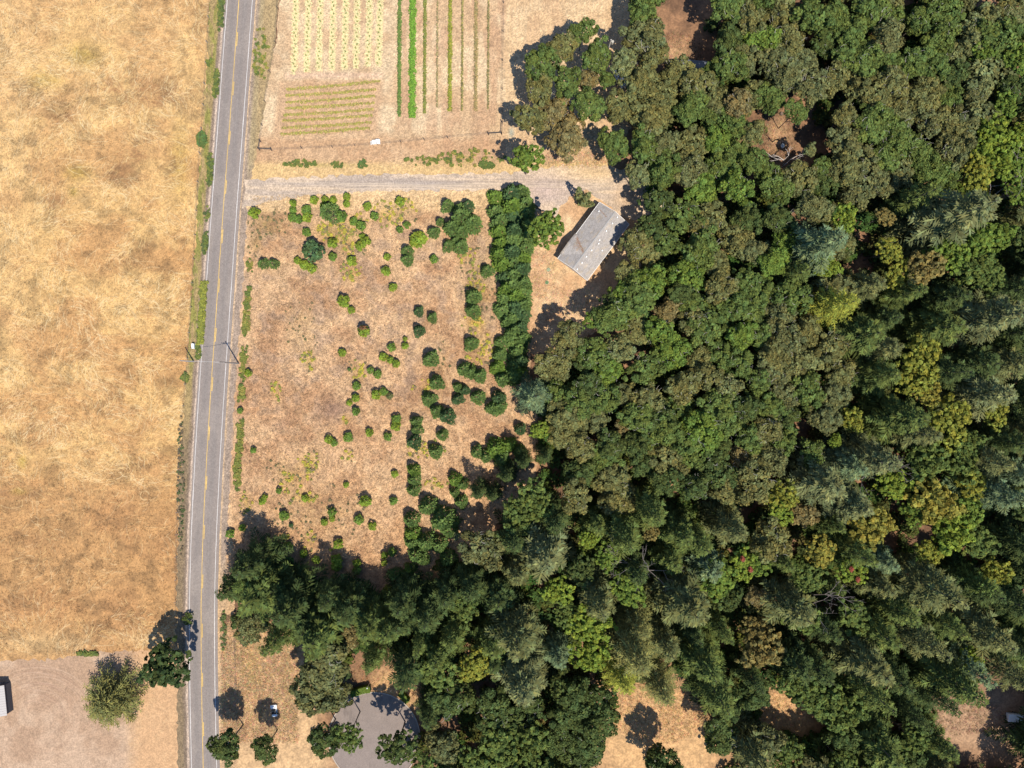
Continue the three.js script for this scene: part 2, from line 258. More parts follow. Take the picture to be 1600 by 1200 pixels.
// the road: asphalt with paint
{
  const asphalt = (x, y) => { const d = x - mid(y), g = noise(x / 0.8, y / 0.8, 201), n = fbm(x / 30, y / 60, 203, 3); let c = [167, 154, 145]; c = mix(c, [154, 144, 137], 0.8 * Math.exp(-(((Math.abs(d) - 9.5) / 5) ** 2))); c = mix(c, [178, 165, 154], 0.5 * sstep(0.5, 0.7, n)); c = mix(c, [178, 166, 158], 0.6 * Math.exp(-(((d - 9) / 0.5) ** 2)) * sstep(0.3, 0.6, noise(y / 50, 3, 7))); const k = 0.9 + 0.16 * g + 0.06 * (noise(x / 2.5, y / 2.5, 8) - 0.5); return [c[0] * k, c[1] * k, c[2] * k]; };
  const b = [285, -70, 410, 1275], t = sheetTexture(...b, 512, 2048, asphalt);
  const strip = (a, z, o0, o1, y) => { const l = [], r = []; for (let q = 0; q <= Math.max(1, Math.round(Math.abs(z - a) / 8)); q++) { const yy = a + (z - a) * q / Math.max(1, Math.round(Math.abs(z - a) / 8)); l.push([mid(yy) + o0, yy]); r.push([mid(yy) + o1, yy]); } return [l, r.reverse()].flat(); };
  sheet('road', strip(-68, 1270, -22, 25.5), 0.03, t, b, 0.02, 'grey two lane asphalt road with yellow centre line', { jitter: 0.04, k: 0.6 });
  const worn = (r, g, bb, seed) => { const c = document.createElement('canvas'); c.width = 64; c.height = 1024; const x = c.getContext('2d'), im = x.createImageData(64, 1024); for (let k = 0; k < 65536; k++) { const q = 0.82 + 0.25 * hash(k & 63, k >> 6, seed) * noise((k & 63) / 8, (k >> 6) / 12, seed); im.data.set([r * q, g * q, bb * q, 255], k * 4); } x.putImageData(im, 0, 0); const tt = new THREE.CanvasTexture(c); tt.colorSpace = THREE.SRGBColorSpace; return tt; };
  const white = groundMat(worn(246, 240, 234, 5), 0, 0.74), yellow = groundMat(worn(240, 198, 104, 6), 0, 0.86);
  sheet('road_marking', strip(-66, 1268, -19.2, -18.3), 0.036, white, b, 0, 'white edge line on the field side of the road', { jitter: 0.02 });
  sheet('road_marking_001', strip(-66, 1268, 20, 20.9), 0.036, white, b, 0, 'white edge line on the lot side of the road', { jitter: 0.02 });
  sheet('road_marking_002', strip(-66, 1268, -0.95, -0.05), 0.036, yellow, b, 0, 'solid yellow centre line of the road', { jitter: 0.02 });
  for (let k = -2, n = 3; k < 15; k++, n++) sheet('road_marking_' + String(n).padStart(3, '0'), strip(127.5 + k * 77 - (k > 9 ? 0 : 0), 127.5 + k * 77 + 21.5, 0.7, 1.8), 0.036, yellow, b, 0, 'short yellow dash beside the solid centre line', { jitter: 0.01 });
}
{
  const b = [500, 1070, 670, 1240], cx = 585, cy = 1153, ring = r => Array.from({ length: 96 }, (_, k) => [cx + r * Math.cos(k / 48 * Math.PI), cy + r * Math.sin(k / 48 * Math.PI)]);
  const t = sheetTexture(...b, 512, 512, (x, y) => { const g = noise(x / 0.7, y / 0.7, 301), n = fbm(x / 14, y / 14, 303, 3), k = 0.88 + 0.14 * g + 0.1 * (n - 0.5); const q = 1 - 0.1 * sstep(0.6, 0.8, fbm(x / 9, y / 26, 305, 3)); return [168 * k * q, 152 * k * q, 142 * k * q]; });
  sheet('turning_circle', ring(70.5), 0.03, t, b, 0.02, 'round grey paved turning circle at the bottom edge', { jitter: 0.03, k: 0.6 });
  const g = new THREE.LatheGeometry([[11.21, 0], [11.21, 0.13], [11.25, 0.15], [11.45, 0.15], [11.5, 0.13], [11.5, 0]].map(p => new THREE.Vector2(...p)), 96);
  const m = new THREE.Mesh(g, std(0.36, 0.3, 0.24)); m.name = 'kerb'; m.position.set(...at(cx, cy)); scene.add(shade(m)); tag(m, 'low rounded kerb around the paved turning circle', null, null, 'structure');
}

// ---------------------------------------------------------------- foliage builders
class Leaves {                                       // flat little faces, each with its own tone
  constructor() { this.p = []; this.c = []; }
  quad(x, y, z, u, v, col) {
    const a = [x - u[0] - v[0], y - u[1] - v[1], z - u[2] - v[2]], b = [x + u[0] - v[0], y + u[1] - v[1], z + u[2] - v[2]], c = [x + u[0] + v[0], y + u[1] + v[1], z + u[2] + v[2]], d = [x - u[0] + v[0], y - u[1] + v[1], z - u[2] + v[2]];
    this.p.push(...a, ...b, ...c, ...a, ...c, ...d); for (let k = 0; k < 6; k++) this.c.push(...col);
  }
  kite(base, tip, w, col) { // narrow frond between two points, w = half-width vector
    const m = [base[0] * 0.45 + tip[0] * 0.55, base[1] * 0.45 + tip[1] * 0.55, base[2] * 0.45 + tip[2] * 0.55];
    const l = [m[0] - w[0], m[1] - w[1], m[2] - w[2]], r = [m[0] + w[0], m[1] + w[1], m[2] + w[2]];
    this.p.push(...base, ...r, ...tip, ...base, ...tip, ...l); for (let k = 0; k < 6; k++) this.c.push(...col);
  }
  geometry() { const g = new THREE.BufferGeometry(); g.setAttribute('position', new THREE.Float32BufferAttribute(this.p, 3)); g.setAttribute('color', new THREE.Float32BufferAttribute(this.c, 3)); g.computeVertexNormals(); return g; }
}
const unit = (x, y, z) => { const l = Math.hypot(x, y, z) || 1; return [x / l, y / l, z / l]; };
function frame(n, r) { const a = Math.abs(n[1]) < 0.9 ? [0, 1, 0] : [1, 0, 0]; const u = unit(a[1] * n[2] - a[2] * n[1], a[2] * n[0] - a[0] * n[2], a[0] * n[1] - a[1] * n[0]), v = [n[1] * u[2] - n[2] * u[1], n[2] * u[0] - n[0] * u[2], n[0] * u[1] - n[1] * u[0]], t = r() * 6.283, c = Math.cos(t), s = Math.sin(t); return [[u[0] * c + v[0] * s, u[1] * c + v[1] * s, u[2] * c + v[2] * s], [v[0] * c - u[0] * s, v[1] * c - u[1] * s, v[2] * c - u[2] * s]]; }
const tint = (r, spread, warm) => { const k = 1 + (r() - 0.5) * spread, w = (r() - 0.5) * warm; return [k * (1 + w), k, k * (1 - w)]; };
function lobedCrown(seed, { lobes, per, lr, leaf, flat = 0.85, low = -0.2, spread = 0.5, core = 0.64, jit = 0.7, vary = 1 }) {   // unit crown made of leafy lobes
  const r = rng(seed), L = new Leaves(), list = [];
  for (let k = 0; k < lobes; k++) {
    const y = 1 - (k + 0.5) / lobes * (1 - low), a = k * 2.39996 + r() * 0.9, q = Math.sqrt(Math.max(0, 1 - y * y)), d = core * (0.95 - 0.33 * vary + 0.66 * vary * r()) * (1 + vary * 0.16 * Math.sin(a * 2 + seed) + vary * 0.1 * Math.sin(a * 3 + seed * 2));
    list.push({ c: [q * Math.cos(a) * d, y * d * flat, q * Math.sin(a) * d], r: lr * (0.55 + 0.8 * r()), t: tint(r, 0.45, 0.2) });
  }
  for (let k = 0; k < lobes * 0.25; k++) list.push({ c: [(r() - 0.5) * 0.6, 0.1 + 0.3 * r(), (r() - 0.5) * 0.6], r: lr * 1.1, t: [0.9, 0.9, 0.9] });
  for (const b of list) for (let k = 0; k < per; k++) {
    const w = unit(r() - 0.5, r() - 0.35, r() - 0.5), rad = b.r * (0.72 + 0.36 * r()), x = b.c[0] + w[0] * rad, y = b.c[1] + w[1] * rad * 0.85, z = b.c[2] + w[2] * rad;
    if (w[0] * b.c[0] + w[1] * b.c[1] + w[2] * b.c[2] < -0.35 * Math.hypot(...b.c)) continue;
    if (list.some(o => o !== b && Math.hypot(x - o.c[0], y - o.c[1], z - o.c[2]) < o.r * 0.62)) continue;
    const n = unit(w[0] + (r() - 0.5) * jit * 2, w[1] + 0.25 + (r() - 0.5) * jit * 2, w[2] + (r() - 0.5) * jit * 2), [u, v] = frame(n, r), s = leaf * (0.6 + 0.8 * r()), t = tint(r, spread, 0.25);
    L.quad(x, y, z, u.map(q => q * s), v.map(q => q * s * 0.72), [t[0] * b.t[0], t[1] * b.t[1], t[2] * b.t[2]]);
  }
  return L.geometry();
}
function firCrown(seed, { h = 25, R = 4.6, whorls = 26, arms = 7, step = 0.55, start = 0.12, droop = 0.22, side = 0.34, width = 0.15, spread = 0.5, curve = 0.85 }) {
  const r = rng(seed), L = new Leaves();
  for (let k = 0; k < whorls; k++) {
    const f = (k + 0.5 * r()) / whorls, y0 = h * (start + (1 - start) * f ** 0.92), len0 = R * (1 - f) ** curve * (0.86 + 0.24 * r()) + 0.25, off = r() * 6.283, n = Math.max(4, Math.round(arms * (1 - 0.35 * f)));
    for (let a = 0; a < n; a++) {
      const th = off + a / n * 6.283 + (r() - 0.5) * 0.5, len = len0 * (0.62 + 0.58 * r()), dx = Math.cos(th), dz = Math.sin(th), rise = 0.45 * f - droop * (1 - f), bt = tint(r, 0.75, 0.15), yb = y0 + (r() - 0.5) * h / whorls;
      const pt = t => [dx * len * t, yb + len * (rise * t - 0.16 * t * t), dz * len * t];
      const N = Math.max(3, Math.round(len / step));
      for (let q = 0; q < N; q++) {
        const t = 0.18 + 0.82 * (q + 0.4 * r()) / N, p = pt(t), sl = (side * (len * (1.12 - t)) + 0.32) * (0.7 + 0.6 * r());
        for (const sd of [-1, 1]) {
          const sa = th + sd * (0.75 + 0.35 * r()), tip = [p[0] + Math.cos(sa) * sl, p[1] - sl * (0.12 + 0.25 * r()), p[2] + Math.sin(sa) * sl], t1 = tint(r, spread, 0.2), w = width * (0.75 + 0.6 * r());
          L.kite(p, tip, [-Math.sin(sa) * w, w * (r() - 0.5) * 1.2, Math.cos(sa) * w], [t1[0] * bt[0], t1[1] * bt[1], t1[2] * bt[2]]);
        }
      }
      const e = pt(1), b = pt(0.62), t1 = tint(r, spread, 0.2); L.kite(b, [e[0] + dx * 0.25, e[1], e[2] + dz * 0.25], [-dz * width * 1.1, 0.04, dx * width * 1.1], [1.3 * t1[0] * bt[0], 1.3 * t1[1] * bt[1], 1.15 * t1[2] * bt[2]]);
    }
  }
  return L.geometry();
}
function youngFir(seed, n, { leaf = 0.15, egg = 0.62 } = {}) {             // unit radius, unit height: a dense little fir of upswept sprays
  const r = rng(seed), L = new Leaves(), ribs = Array.from({ length: 9 }, () => [r() * 6.283, 0.1 + 0.18 * r()]);
  for (let k = 0; k < n; k++) {
    const f = r() ** 1.25, th = r() * 6.283; let R = (1 - f) ** egg * (0.92 + 0.12 * Math.sin(th * 3 + seed)); for (const [a, w] of ribs) R *= 1 + w * 0.7 * Math.exp(-(((Math.abs(((th - a + 9.4248) % 6.283) - 3.1416)) / 0.3) ** 2));
    const d = R * (0.7 + 0.28 * r()), x = Math.cos(th) * d, z = Math.sin(th) * d, y = 0.04 + 0.92 * f, s = leaf * (0.7 + 0.7 * r()), sa = th + (r() - 0.5) * 1.4, up = 0.1 + 0.5 * r() * (0.4 + f), t = tint(r, 0.55, 0.2);
    L.kite([x, y, z], [x + Math.cos(sa) * s * 1.5, y + up * s * 1.2, z + Math.sin(sa) * s * 1.5], [-Math.sin(sa) * s * 0.5, s * (r() - 0.5) * 0.5, Math.cos(sa) * s * 0.5], t);
  }
  return L.geometry();
}
function limbs(seed, { n = 6, h = 1, spread = 0.6, r0 = 0.05, r1 = 0.012, from = 0.35 }) {
  const r = rng(seed), list = [bar([0, 0, 0], [0.02, h * 0.75, 0.01], r0, r0 * 0.5, 7)];
  for (let k = 0; k < n; k++) { const a = k * 2.4 + r(), y = h * (from + 0.35 * r()), q = spread * (0.55 + 0.5 * r()), m = [Math.cos(a) * q * 0.5, y + 0.14 * h, Math.sin(a) * q * 0.5], e = [Math.cos(a + 0.3) * q, y + h * (0.24 + 0.16 * r()), Math.sin(a + 0.3) * q]; list.push(bar([0, y, 0], m, r0 * 0.45, r0 * 0.28, 5), bar(m, e, r0 * 0.28, r1 * 0.6, 5)); }
  return merge(list);
}
function bareTwigs(seed, n, reach, r0) {                                    // pale bare twigs that stick out of a crown of radius 1
  const r = rng(seed), list = [];
  for (let k = 0; k < n; k++) {
    const a = r() * 6.283, y = 0.25 + 0.6 * r(), q = Math.sqrt(1 - y * y), p = [q * Math.cos(a) * 0.72, y * 0.62, q * Math.sin(a) * 0.72], b = r() * 6.283, e = [p[0] + Math.cos(b) * reach * 0.6, p[1] + 0.16 + 0.18 * r(), p[2] + Math.sin(b) * reach * 0.6];
    list.push(bar(p, e, r0, r0 * 0.5, 4)); const f = [e[0] + Math.cos(b + 0.8) * reach * 0.5, e[1] + 0.05, e[2] + Math.sin(b + 0.8) * reach * 0.5]; list.push(bar(e, f, r0 * 0.5, r0 * 0.25, 4));
  }
  return merge(list);
}
const TONES = { olive: [0.175, 0.172, 0.06], green: [0.122, 0.165, 0.042], dark: [0.085, 0.115, 0.034], grey: [0.155, 0.162, 0.063], brown: [0.225, 0.18, 0.072], bright: [0.142, 0.205, 0.038], lime: [0.19, 0.25, 0.038], yellow: [0.235, 0.245, 0.042], gold: [0.265, 0.24, 0.048], orange: [0.215, 0.175, 0.058], blue: [0.128, 0.172, 0.086], pale: [0.19, 0.205, 0.08], silver: [0.145, 0.16, 0.07], deep: [0.06, 0.09, 0.03], fir: [0.094, 0.122, 0.034], shade: [0.06, 0.084, 0.028], ash: [0.125, 0.135, 0.052], leafy: [0.24, 0.315, 0.042], mossy: [0.165, 0.255, 0.048], needle: [0.15, 0.23, 0.066], spruce: [0.09, 0.155, 0.06] };
const toneWord = { olive: 'olive green', green: 'mid green', dark: 'dark green', grey: 'grey green', brown: 'brownish', bright: 'bright green', lime: 'lime green', yellow: 'yellow leaved', gold: 'golden leaved', orange: 'orange tinged', blue: 'bluish', pale: 'pale green', silver: 'silvery', deep: 'very dark', fir: 'mid green', ash: 'grey green', shade: 'dark green', leafy: 'bright green', mossy: 'mid green', needle: 'deep green', spruce: 'dark green' };
const leafMats = {};
const leafMat = t => leafMats[t] ??= new THREE.MeshPhysicalMaterial({ color: new THREE.Color().setRGB(...TONES[t]), vertexColors: true, roughness: 0.95, specularIntensity: 0.12, side: THREE.DoubleSide, transmission: 0.3, thickness: 0 });
const barkMat = std(0.1, 0.08, 0.062), paleBark = std(0.5, 0.46, 0.4), greyBark = std(0.27, 0.23, 0.21);
const OAK = [11, 23, 37, 41, 59].map(s => lobedCrown(s, { lobes: 34, per: 150, lr: 0.27, leaf: 0.05, core: 0.74, spread: 0.85, jit: 0.85 }));
const MAPLE = [13, 29, 43].map(s => lobedCrown(s, { lobes: 130, per: 22, lr: 0.125, leaf: 0.062, core: 0.84, jit: 0.5, spread: 0.8 }));
const FIR = [17, 31, 47, 53].map((s, i) => firCrown(s, { whorls: 17 + i, arms: 6, droop: 0.12 + 0.05 * i, step: 0.42, side: 0.42, width: 0.115, spread: 0.85, curve: 0.72 }));
const CEDAR = [61, 67].map(s => firCrown(s, { whorls: 34, arms: 9, step: 0.6, droop: 0.05, side: 0.22, width: 0.075, spread: 0.6, curve: 0.55 }));
const OAK_LIMBS = [3, 5].map(s => limbs(s, {})), TWIGS = [71, 73, 79].map(s => bareTwigs(s, 9, 0.24, 0.011));
const FIR_TRUNK = bar([0, 0, 0], [0, 1, 0], 0.016, 0.003, 8);
const YFIR = [81, 83, 87, 91].map(s => youngFir(s, 620)), BUSH = [93, 97, 101].map(s => lobedCrown(s, { lobes: 18, per: 52, lr: 0.3, leaf: 0.09, core: 0.66, low: -0.5, spread: 0.7, vary: 0.3 })), STEM = bar([0, 0, 0], [0, 0.8, 0], 0.05, 0.02, 6);

// ---------------------------------------------------------------- labels: how each plant looks, then where it stands from something one can find
const ORD = ['nearest', 'second', 'third', 'fourth', 'fifth', 'sixth', 'seventh', 'eighth', 'ninth', 'tenth', 'eleventh', 'twelfth', 'thirteenth', 'fourteenth', 'fifteenth', 'sixteenth', 'seventeenth', 'eighteenth', 'nineteenth', 'twentieth', 'twenty-first', 'twenty-second', 'twenty-third', 'twenty-fourth', 'twenty-fifth'];
const DIRS = ['right of', 'below right of', 'below', 'below left of', 'left of', 'above left of', 'above', 'above right of'];
function labelAll(list, anchors, noun) {             // list: { px, py, word, set }
  const bins = {};
  for (const t of list) {
    let best = null; for (const a of anchors) { const d = Math.hypot(t.px - a[0], t.py - a[1]); if (!best || d < best.d) best = { d, a }; }
    const ang = Math.atan2(t.py - best.a[1], t.px - best.a[0]), k = (Math.round(ang / (Math.PI / 4)) + 8) % 8; t.d = best.d; (bins[best.a[2] + k] ??= { dir: DIRS[k], name: best.a[2], items: [] }).items.push(t);
  }
  for (const b of Object.values(bins)) { b.items.sort((p, q) => p.d - q.d); b.items.forEach((t, i) => t.set(`${t.word}, ${b.items.length > 1 ? ORD[i] : 'only'} ${noun} ${b.dir} ${b.name}`)); }
}

// ---------------------------------------------------------------- the wood: every tree with its own place, size and tone
// each row: kind and tone, then "column row radius" as seen in the photograph
const WOOD = {
  'o brown': '867 175 21, 888 214 26, 921 125 12, 1152 162 20, 1047 485 20, 973 670 13, 1157 718 18, 1257 805 17, 542 995 17, 1185 935 14',
  'o olive': '1001 384 23, 986 430 20, 845 140 20, 828 184 18, 966 168 22, 1005 125 26, 1012 181 26, 1025 84 20, 1056 118 24, 1091 131 22, 1175 151 18, 1082 229 22, 1178 207 18, 1397 131 22, 1365 151 24, 1339 131 20, 1456 134 18, 1441 157 20, 1322 181 18, 886 530 22, 1087 504 20, 996 513 20, 865 569 24, 893 649 26, 1010 625 24, 1068 602 22, 903 696 24, 877 677 17, 954 747 25, 900 775 24, 963 775 23, 1045 717 22, 1108 588 18, 1127 450 22, 1092 565 20, 1206 551 18, 1234 569 20, 1178 753 26, 1138 760 22, 1204 847 26, 1197 672 22',
  'o green': '919 164 22, 886 129 19, 947 123 13, 960 225 22, 1007 225 22, 1038 255 24, 1043 266 22, 1141 103 22, 1108 116 14, 1206 151 20, 1245 173 15, 1082 168 22, 1121 190 20, 1152 199 18, 1152 240 22, 1178 251 18, 1130 259 22, 1195 268 18, 1217 290 20, 1282 264 16, 1322 88 22, 1356 92 22, 1391 99 22, 1430 97 22, 1462 103 22, 1365 190 22, 1404 207 22, 1430 233 22, 1387 240 24, 1452 264 22, 1478 272 20, 998 462 26, 959 495 24, 1080 474 22, 931 553 24, 1010 574 24, 945 625 22, 905 630 22, 994 653 22, 1066 637 22, 1045 672 20, 1080 701 24, 945 717 22, 1010 684 20, 1169 443 22, 1131 488 22, 1103 513 22, 1162 481 20, 1185 460 20, 1192 530 22, 1157 565 19, 1127 555 18, 1185 597 22, 1262 611 22, 1206 635 18, 1239 462 24, 1122 637 24, 1173 688 22, 1136 667 20',
  'o grey': '1169 88 22, 1217 92 26, 1256 103 24, 1271 136 22, 1236 121 20, 1108 157 22, 1039 229 22, 1078 264 20, 1527 186 30, 1495 233 28, 1452 190 20, 1378 290 20, 1343 294 22, 1354 255 22, 1404 268 22, 1220 497 22, 1232 537 22, 1208 583 22, 1229 618 20, 1302 618 22, 1290 653 22, 931 653 20, 753 858 27, 510 1040 32, 488 1085 26, 520 1086 22, 390 980 22, 973 616 14',
  'o bright': '1121 216 20, 1095 294 22, 1152 294 24, 1071 432 26, 1052 551 24, 1099 672 24, 926 499 14, 1033 520 20, 973 457 17, 1019 439 22, 949 581 20',
  'o pale': '1538 116 30, 997 272 18, 975 100 18, 1266 233 10, 1138 607 16, 1262 565 18, 968 546 18, 1495 86 20',
  'o dark': '1064 457 16, 912 565 15, 917 604 20, 952 694 20, 996 698 18, 910 740 20, 1120 737 24, 704 1093 26, 772 1107 24, 807 1124 22, 830 1098 20, 895 1089 28, 884 1120 22, 930 1096 20, 1182 1087 20, 1132 1105 20, 1288 287 18, 1192 497 16, 1033 653 20, 1008 726 16, 1229 649 16, 1018 355 18, 1030 315 20, 960 470 14',
  'm yellow': '1440 566 25, 1431 596 20, 1484 661 26, 1554 645 18, 1517 755 20, 1527 268 20, 741 1040 21, 1449 863 17, 1333 657 15, 1409 429 17, 1390 392 18, 1225 777 17, 1556 897 18',
  'm gold': '1459 785 31, 1355 823 26, 1379 815 14, 1281 863 19, 1452 617 17',
  'm orange': '1441 420 26, 1383 338 11, 1190 1015 26, 1182 982 16, 1017 831 10',
  'm lime': '1320 341 19, 1292 415 16, 1305 689 10, 1398 757 18, 1487 833 28, 1220 800 16, 1162 882 18, 1330 891 19, 842 672 13, 921 843 13, 872 923 20, 923 977 24, 923 1023 24, 865 915 12, 1519 1033 15, 1556 212 22, 1538 229 18, 1592 212 17, 1560 255 20',
  'm bright': '1530 373 25, 1560 369 19, 1483 397 22, 1588 92 20, 1534 80 15, 1571 164 17, 1592 255 19, 1588 298 17, 1430 797 19, 1510 797 21, 949 869 19, 823 246 23, 1120 905 24, 982 922 24, 855 357 22, 1185 882 16',
  'm green': '1523 420 21, 1449 722 25, 1510 694 19, 1505 727 22, 835 780 25, 814 803 23, 1252 962 23, 1245 1065 26, 1270 1085 25, 1295 1105 23, 1335 964 21, 1327 1113 23, 1527 847 21, 682 1046 24, 723 944 18, 1264 903 22, 884 958 17, 1548 430 18',
  'f silver': '1483 341 40, 1529 617 36, 1541 497 32, 851 862 34, 1278 753 38, 1325 786 28, 1358 717 28, 1323 787 26, 816 1058 32',
  'f blue': '1275 388 32, 835 618 24, 1103 882 24, 870 1019 22, 1557 773 28, 1372 873 22, 1503 1039 24, 1319 727 25, 1580 742 22',
  'f grey': '1350 448 26, 1449 916 35, 1529 985 38, 1433 996 28, 1345 1028 35, 1367 911 24, 1138 823 29, 1067 937 35, 1040 917 20, 933 937 27, 807 991 33, 1232 945 29, 1568 570 24',
  'f green': '1339 525 32, 1400 652 34, 1460 513 33, 1370 587 23, 1015 799 27, 1059 831 25, 973 838 25, 931 817 21, 1087 845 22, 1095 1030 29, 1115 1078 33, 1125 982 18, 709 991 26, 772 1000 25, 685 1019 23, 660 1000 17, 612 975 27, 582 970 27, 505 985 34, 500 1003 22, 435 995 20, 585 1026 17, 410 925 34, 1481 1060 29, 1367 985 27, 1332 863 23, 1297 819 18, 1218 875 17, 1239 430 20, 1409 460 18, 1297 914 14',
  'f dark': '792 742 11, 818 722 10, 852 712 11, 748 768 11, 770 772 10, 397 880 24, 367 915 22, 460 945 29, 490 970 28, 547 947 25, 520 930 21, 632 937 23, 630 965 22, 671 958 28, 737 914 24, 700 925 22, 772 1028 19, 1237 1030 27, 1270 1040 24, 1521 916 29, 1577 455 22, 1378 500 20, 1420 1113 19, 1460 1087 23, 1170 1055 18, 1080 985 20, 990 890 22, 780 930 26, 672 1112 16, 440 912 20, 1585 520 22, 1575 690 22, 1590 850 24, 1580 940 24, 1585 1010 24',
  'c yellow': '1297 480 26, 970 1050 22', 'c olive': '995 972 25, 990 1013 32, 1030 1068 20', 'c green': '390 905 14, 1513 905 16',
};
const ANCHORS = [[927, 377, 'the grey roofed house'], [1215, 205, 'the tan clearing with bare branches'], [948, 80, 'the pale pole at the wood edge'], [1075, 103, 'the dark shed roof among trees'], [1143, 68, 'the blue grey car'], [1483, 341, 'the largest silvery conifer'], [1441, 420, 'the orange tinged tree'], [1529, 617, 'the silvery conifer by the right edge'], [1459, 785, 'the biggest golden tree'], [1320, 341, 'the lime tree by the dark gap'], [1275, 388, 'the largest bluish conifer'], [835, 618, 'the bluish conifer at the lot corner'], [1157, 565, 'the round green crown amid oaks'], [1162, 882, 'the leftmost tree with red leaves'], [1330, 891, 'the rightmost tree with red leaves'], [994, 890, 'the grey dead tree'], [870, 1019, 'the bluish conifer near the bottom'], [585, 1130, 'the paved turning circle'], [1035, 1105, 'the tan clearing at the bottom'], [1500, 1115, 'the dirt patch bottom right'], [741, 1040, 'the yellow tree near the bottom'], [1355, 823, 'the golden orange tree'], [823, 246, 'the bright tree by the drive'], [1071, 432, 'the bright green oak'], [410, 925, 'the big conifer by the road'], [753, 858, 'the rounded grey green tree'], [1278, 753, 'the broad silvery conifer'], [1449, 916, 'the spiky grey conifer'], [954, 747, 'the biggest olive crown'], [1538, 116, 'the pale crown top right'], [1290, 653, 'the grey crown above the fir']];
const OWN = { '823 246': 'bright green two lobed broadleaf tree beside the gravel driveway', '855 357': 'bright round broadleaf tree between the conifer row and the house', '1483 341': 'largest silvery grey conifer with long feathery boughs, upper right', '1441 420': 'broadleaf tree with orange tinged leaves, below the largest silvery conifer', '1529 617': 'silvery conifer between two yellow trees near the right edge', '1459 785': 'biggest golden leaved tree on the right of the wood', '1320 341': 'small lime green tree beside a black gap, right of the oaks', '1275 388': 'largest pale bluish conifer at the border of oaks and firs', '835 618': 'bluish conifer at the bottom of the young conifer row', '1157 565': 'round dense green crown set amid the oaks', '1162 882': 'lime tree with red leaf sprays, leftmost of the two with red', '1330 891': 'lime tree with red leaf sprays, rightmost of the two with red', '870 1019': 'bluish conifer above the reddish gap near the bottom', '741 1040': 'yellow leaved tree in the wood right of the turning circle', '1355 823': 'golden orange broadleaf tree beside a black gap in the wood', '1071 432': 'brightest green oak crown below right of the house', '410 925': 'big dark conifer beside the road at the lot corner', '753 858': 'rounded grey green crown at the bottom corner of the lot', '1278 753': 'broad silvery conifer in the centre of the lower right wood', '1449 916': 'spiky grey conifer with radiating boughs, lower right', '954 747': 'biggest olive crown where the oaks give way to firs', '1538 116': 'broad pale brownish crown in the top right corner', '842 672': 'small lime tree at the right corner of the dry lot' };
const kindWord = { o: 'broadleaf tree', m: 'broadleaf tree', f: 'conifer', c: 'feathery conifer' }, kindName = { o: 'oak_tree', m: 'maple_tree', f: 'conifer_tree', c: 'conifer_tree' };
const placed = [], waiting = [];
function addTree(kind, tone, px, py, r, own, seedX = 0) {
  if (kind === 'f') tone = { green: 'fir', dark: 'shade', grey: 'ash' }[tone] ?? tone;
  const R0 = rng(px * 7919 + py * 104729 + seedX), v = R0(); let h, hc;
  if (kind === 'o') { h = (8.2 + 0.2 * r) * (0.88 + 0.26 * hash(px, py, 9)); hc = h - r * 0.11; } else if (kind === 'm') { h = 9.5 + 0.24 * r; hc = h - r * 0.11; } else { h = (10.5 + 0.4 * r) * (0.84 + 0.34 * hash(px, py, 3)); hc = h * 0.52; }
  const R = r * S * (CAM_H - hc) / CAM_H * (kind === 'o' ? 1.24 : kind === 'm' ? 1.2 : 1.5) * (0.9 + 0.24 * hash(px, py, 5)), [x, , z] = at(px, py, hc);
  const g = thing(kindName[kind], own || '', 'tree', [x, 0, z], v * 6.283);
  if (kind === 'o' || kind === 'm') {
    const P_ = kind === 'o' ? OAK : MAPLE, crown = part('crown', P_[Math.floor(v * P_.length)], leafMat(tone), g), vs = R * (0.82 + 0.2 * R0());
    crown.scale.set(R * (0.92 + 0.16 * R0()), vs, R * (0.92 + 0.16 * R0())); crown.position.y = h - vs * 0.86; crown.rotation.y = R0() * 6;
    const tr = part('trunk', OAK_LIMBS[Math.floor(v * 10) % 2], barkMat, g); tr.scale.set(R * 0.95, h - vs * 0.45, R * 0.95); tr.scale.y = (h - vs * 0.5);
    if (kind === 'o' && R0() < 0.62) { const tw = part('branch', TWIGS[Math.floor(R0() * 3)], paleBark, g); tw.scale.copy(crown.scale).multiplyScalar(1.04); tw.position.copy(crown.position); tag(tw, 'pale bare twigs', null, null, 'stuff'); }
  } else {
    const P_ = kind === 'f' ? FIR : CEDAR, crown = part('crown', P_[Math.floor(v * P_.length)], leafMat(tone), g);
    crown.scale.set(R / 4.6 * (0.95 + 0.1 * R0()), h / 25, R / 4.6 * (0.95 + 0.1 * R0()));
    const tr = part('trunk', FIR_TRUNK, barkMat, g); tr.scale.set(h, h, h);
  }
  placed.push([x, z, kind]);
  if (!own) waiting.push({ px, py, word: `${toneWord[tone]} ${kindWord[kind]}`, set: l => g.userData.label = l });
  return g;
}
for (const [k, rows] of Object.entries(WOOD)) { const [kind, tone] = k.split(' '); for (const row of rows.split(', ')) { const [px, py, r] = row.split(' ').map(Number); addTree(kind, tone, px, py, r, OWN[`${px} ${py}`]); } }
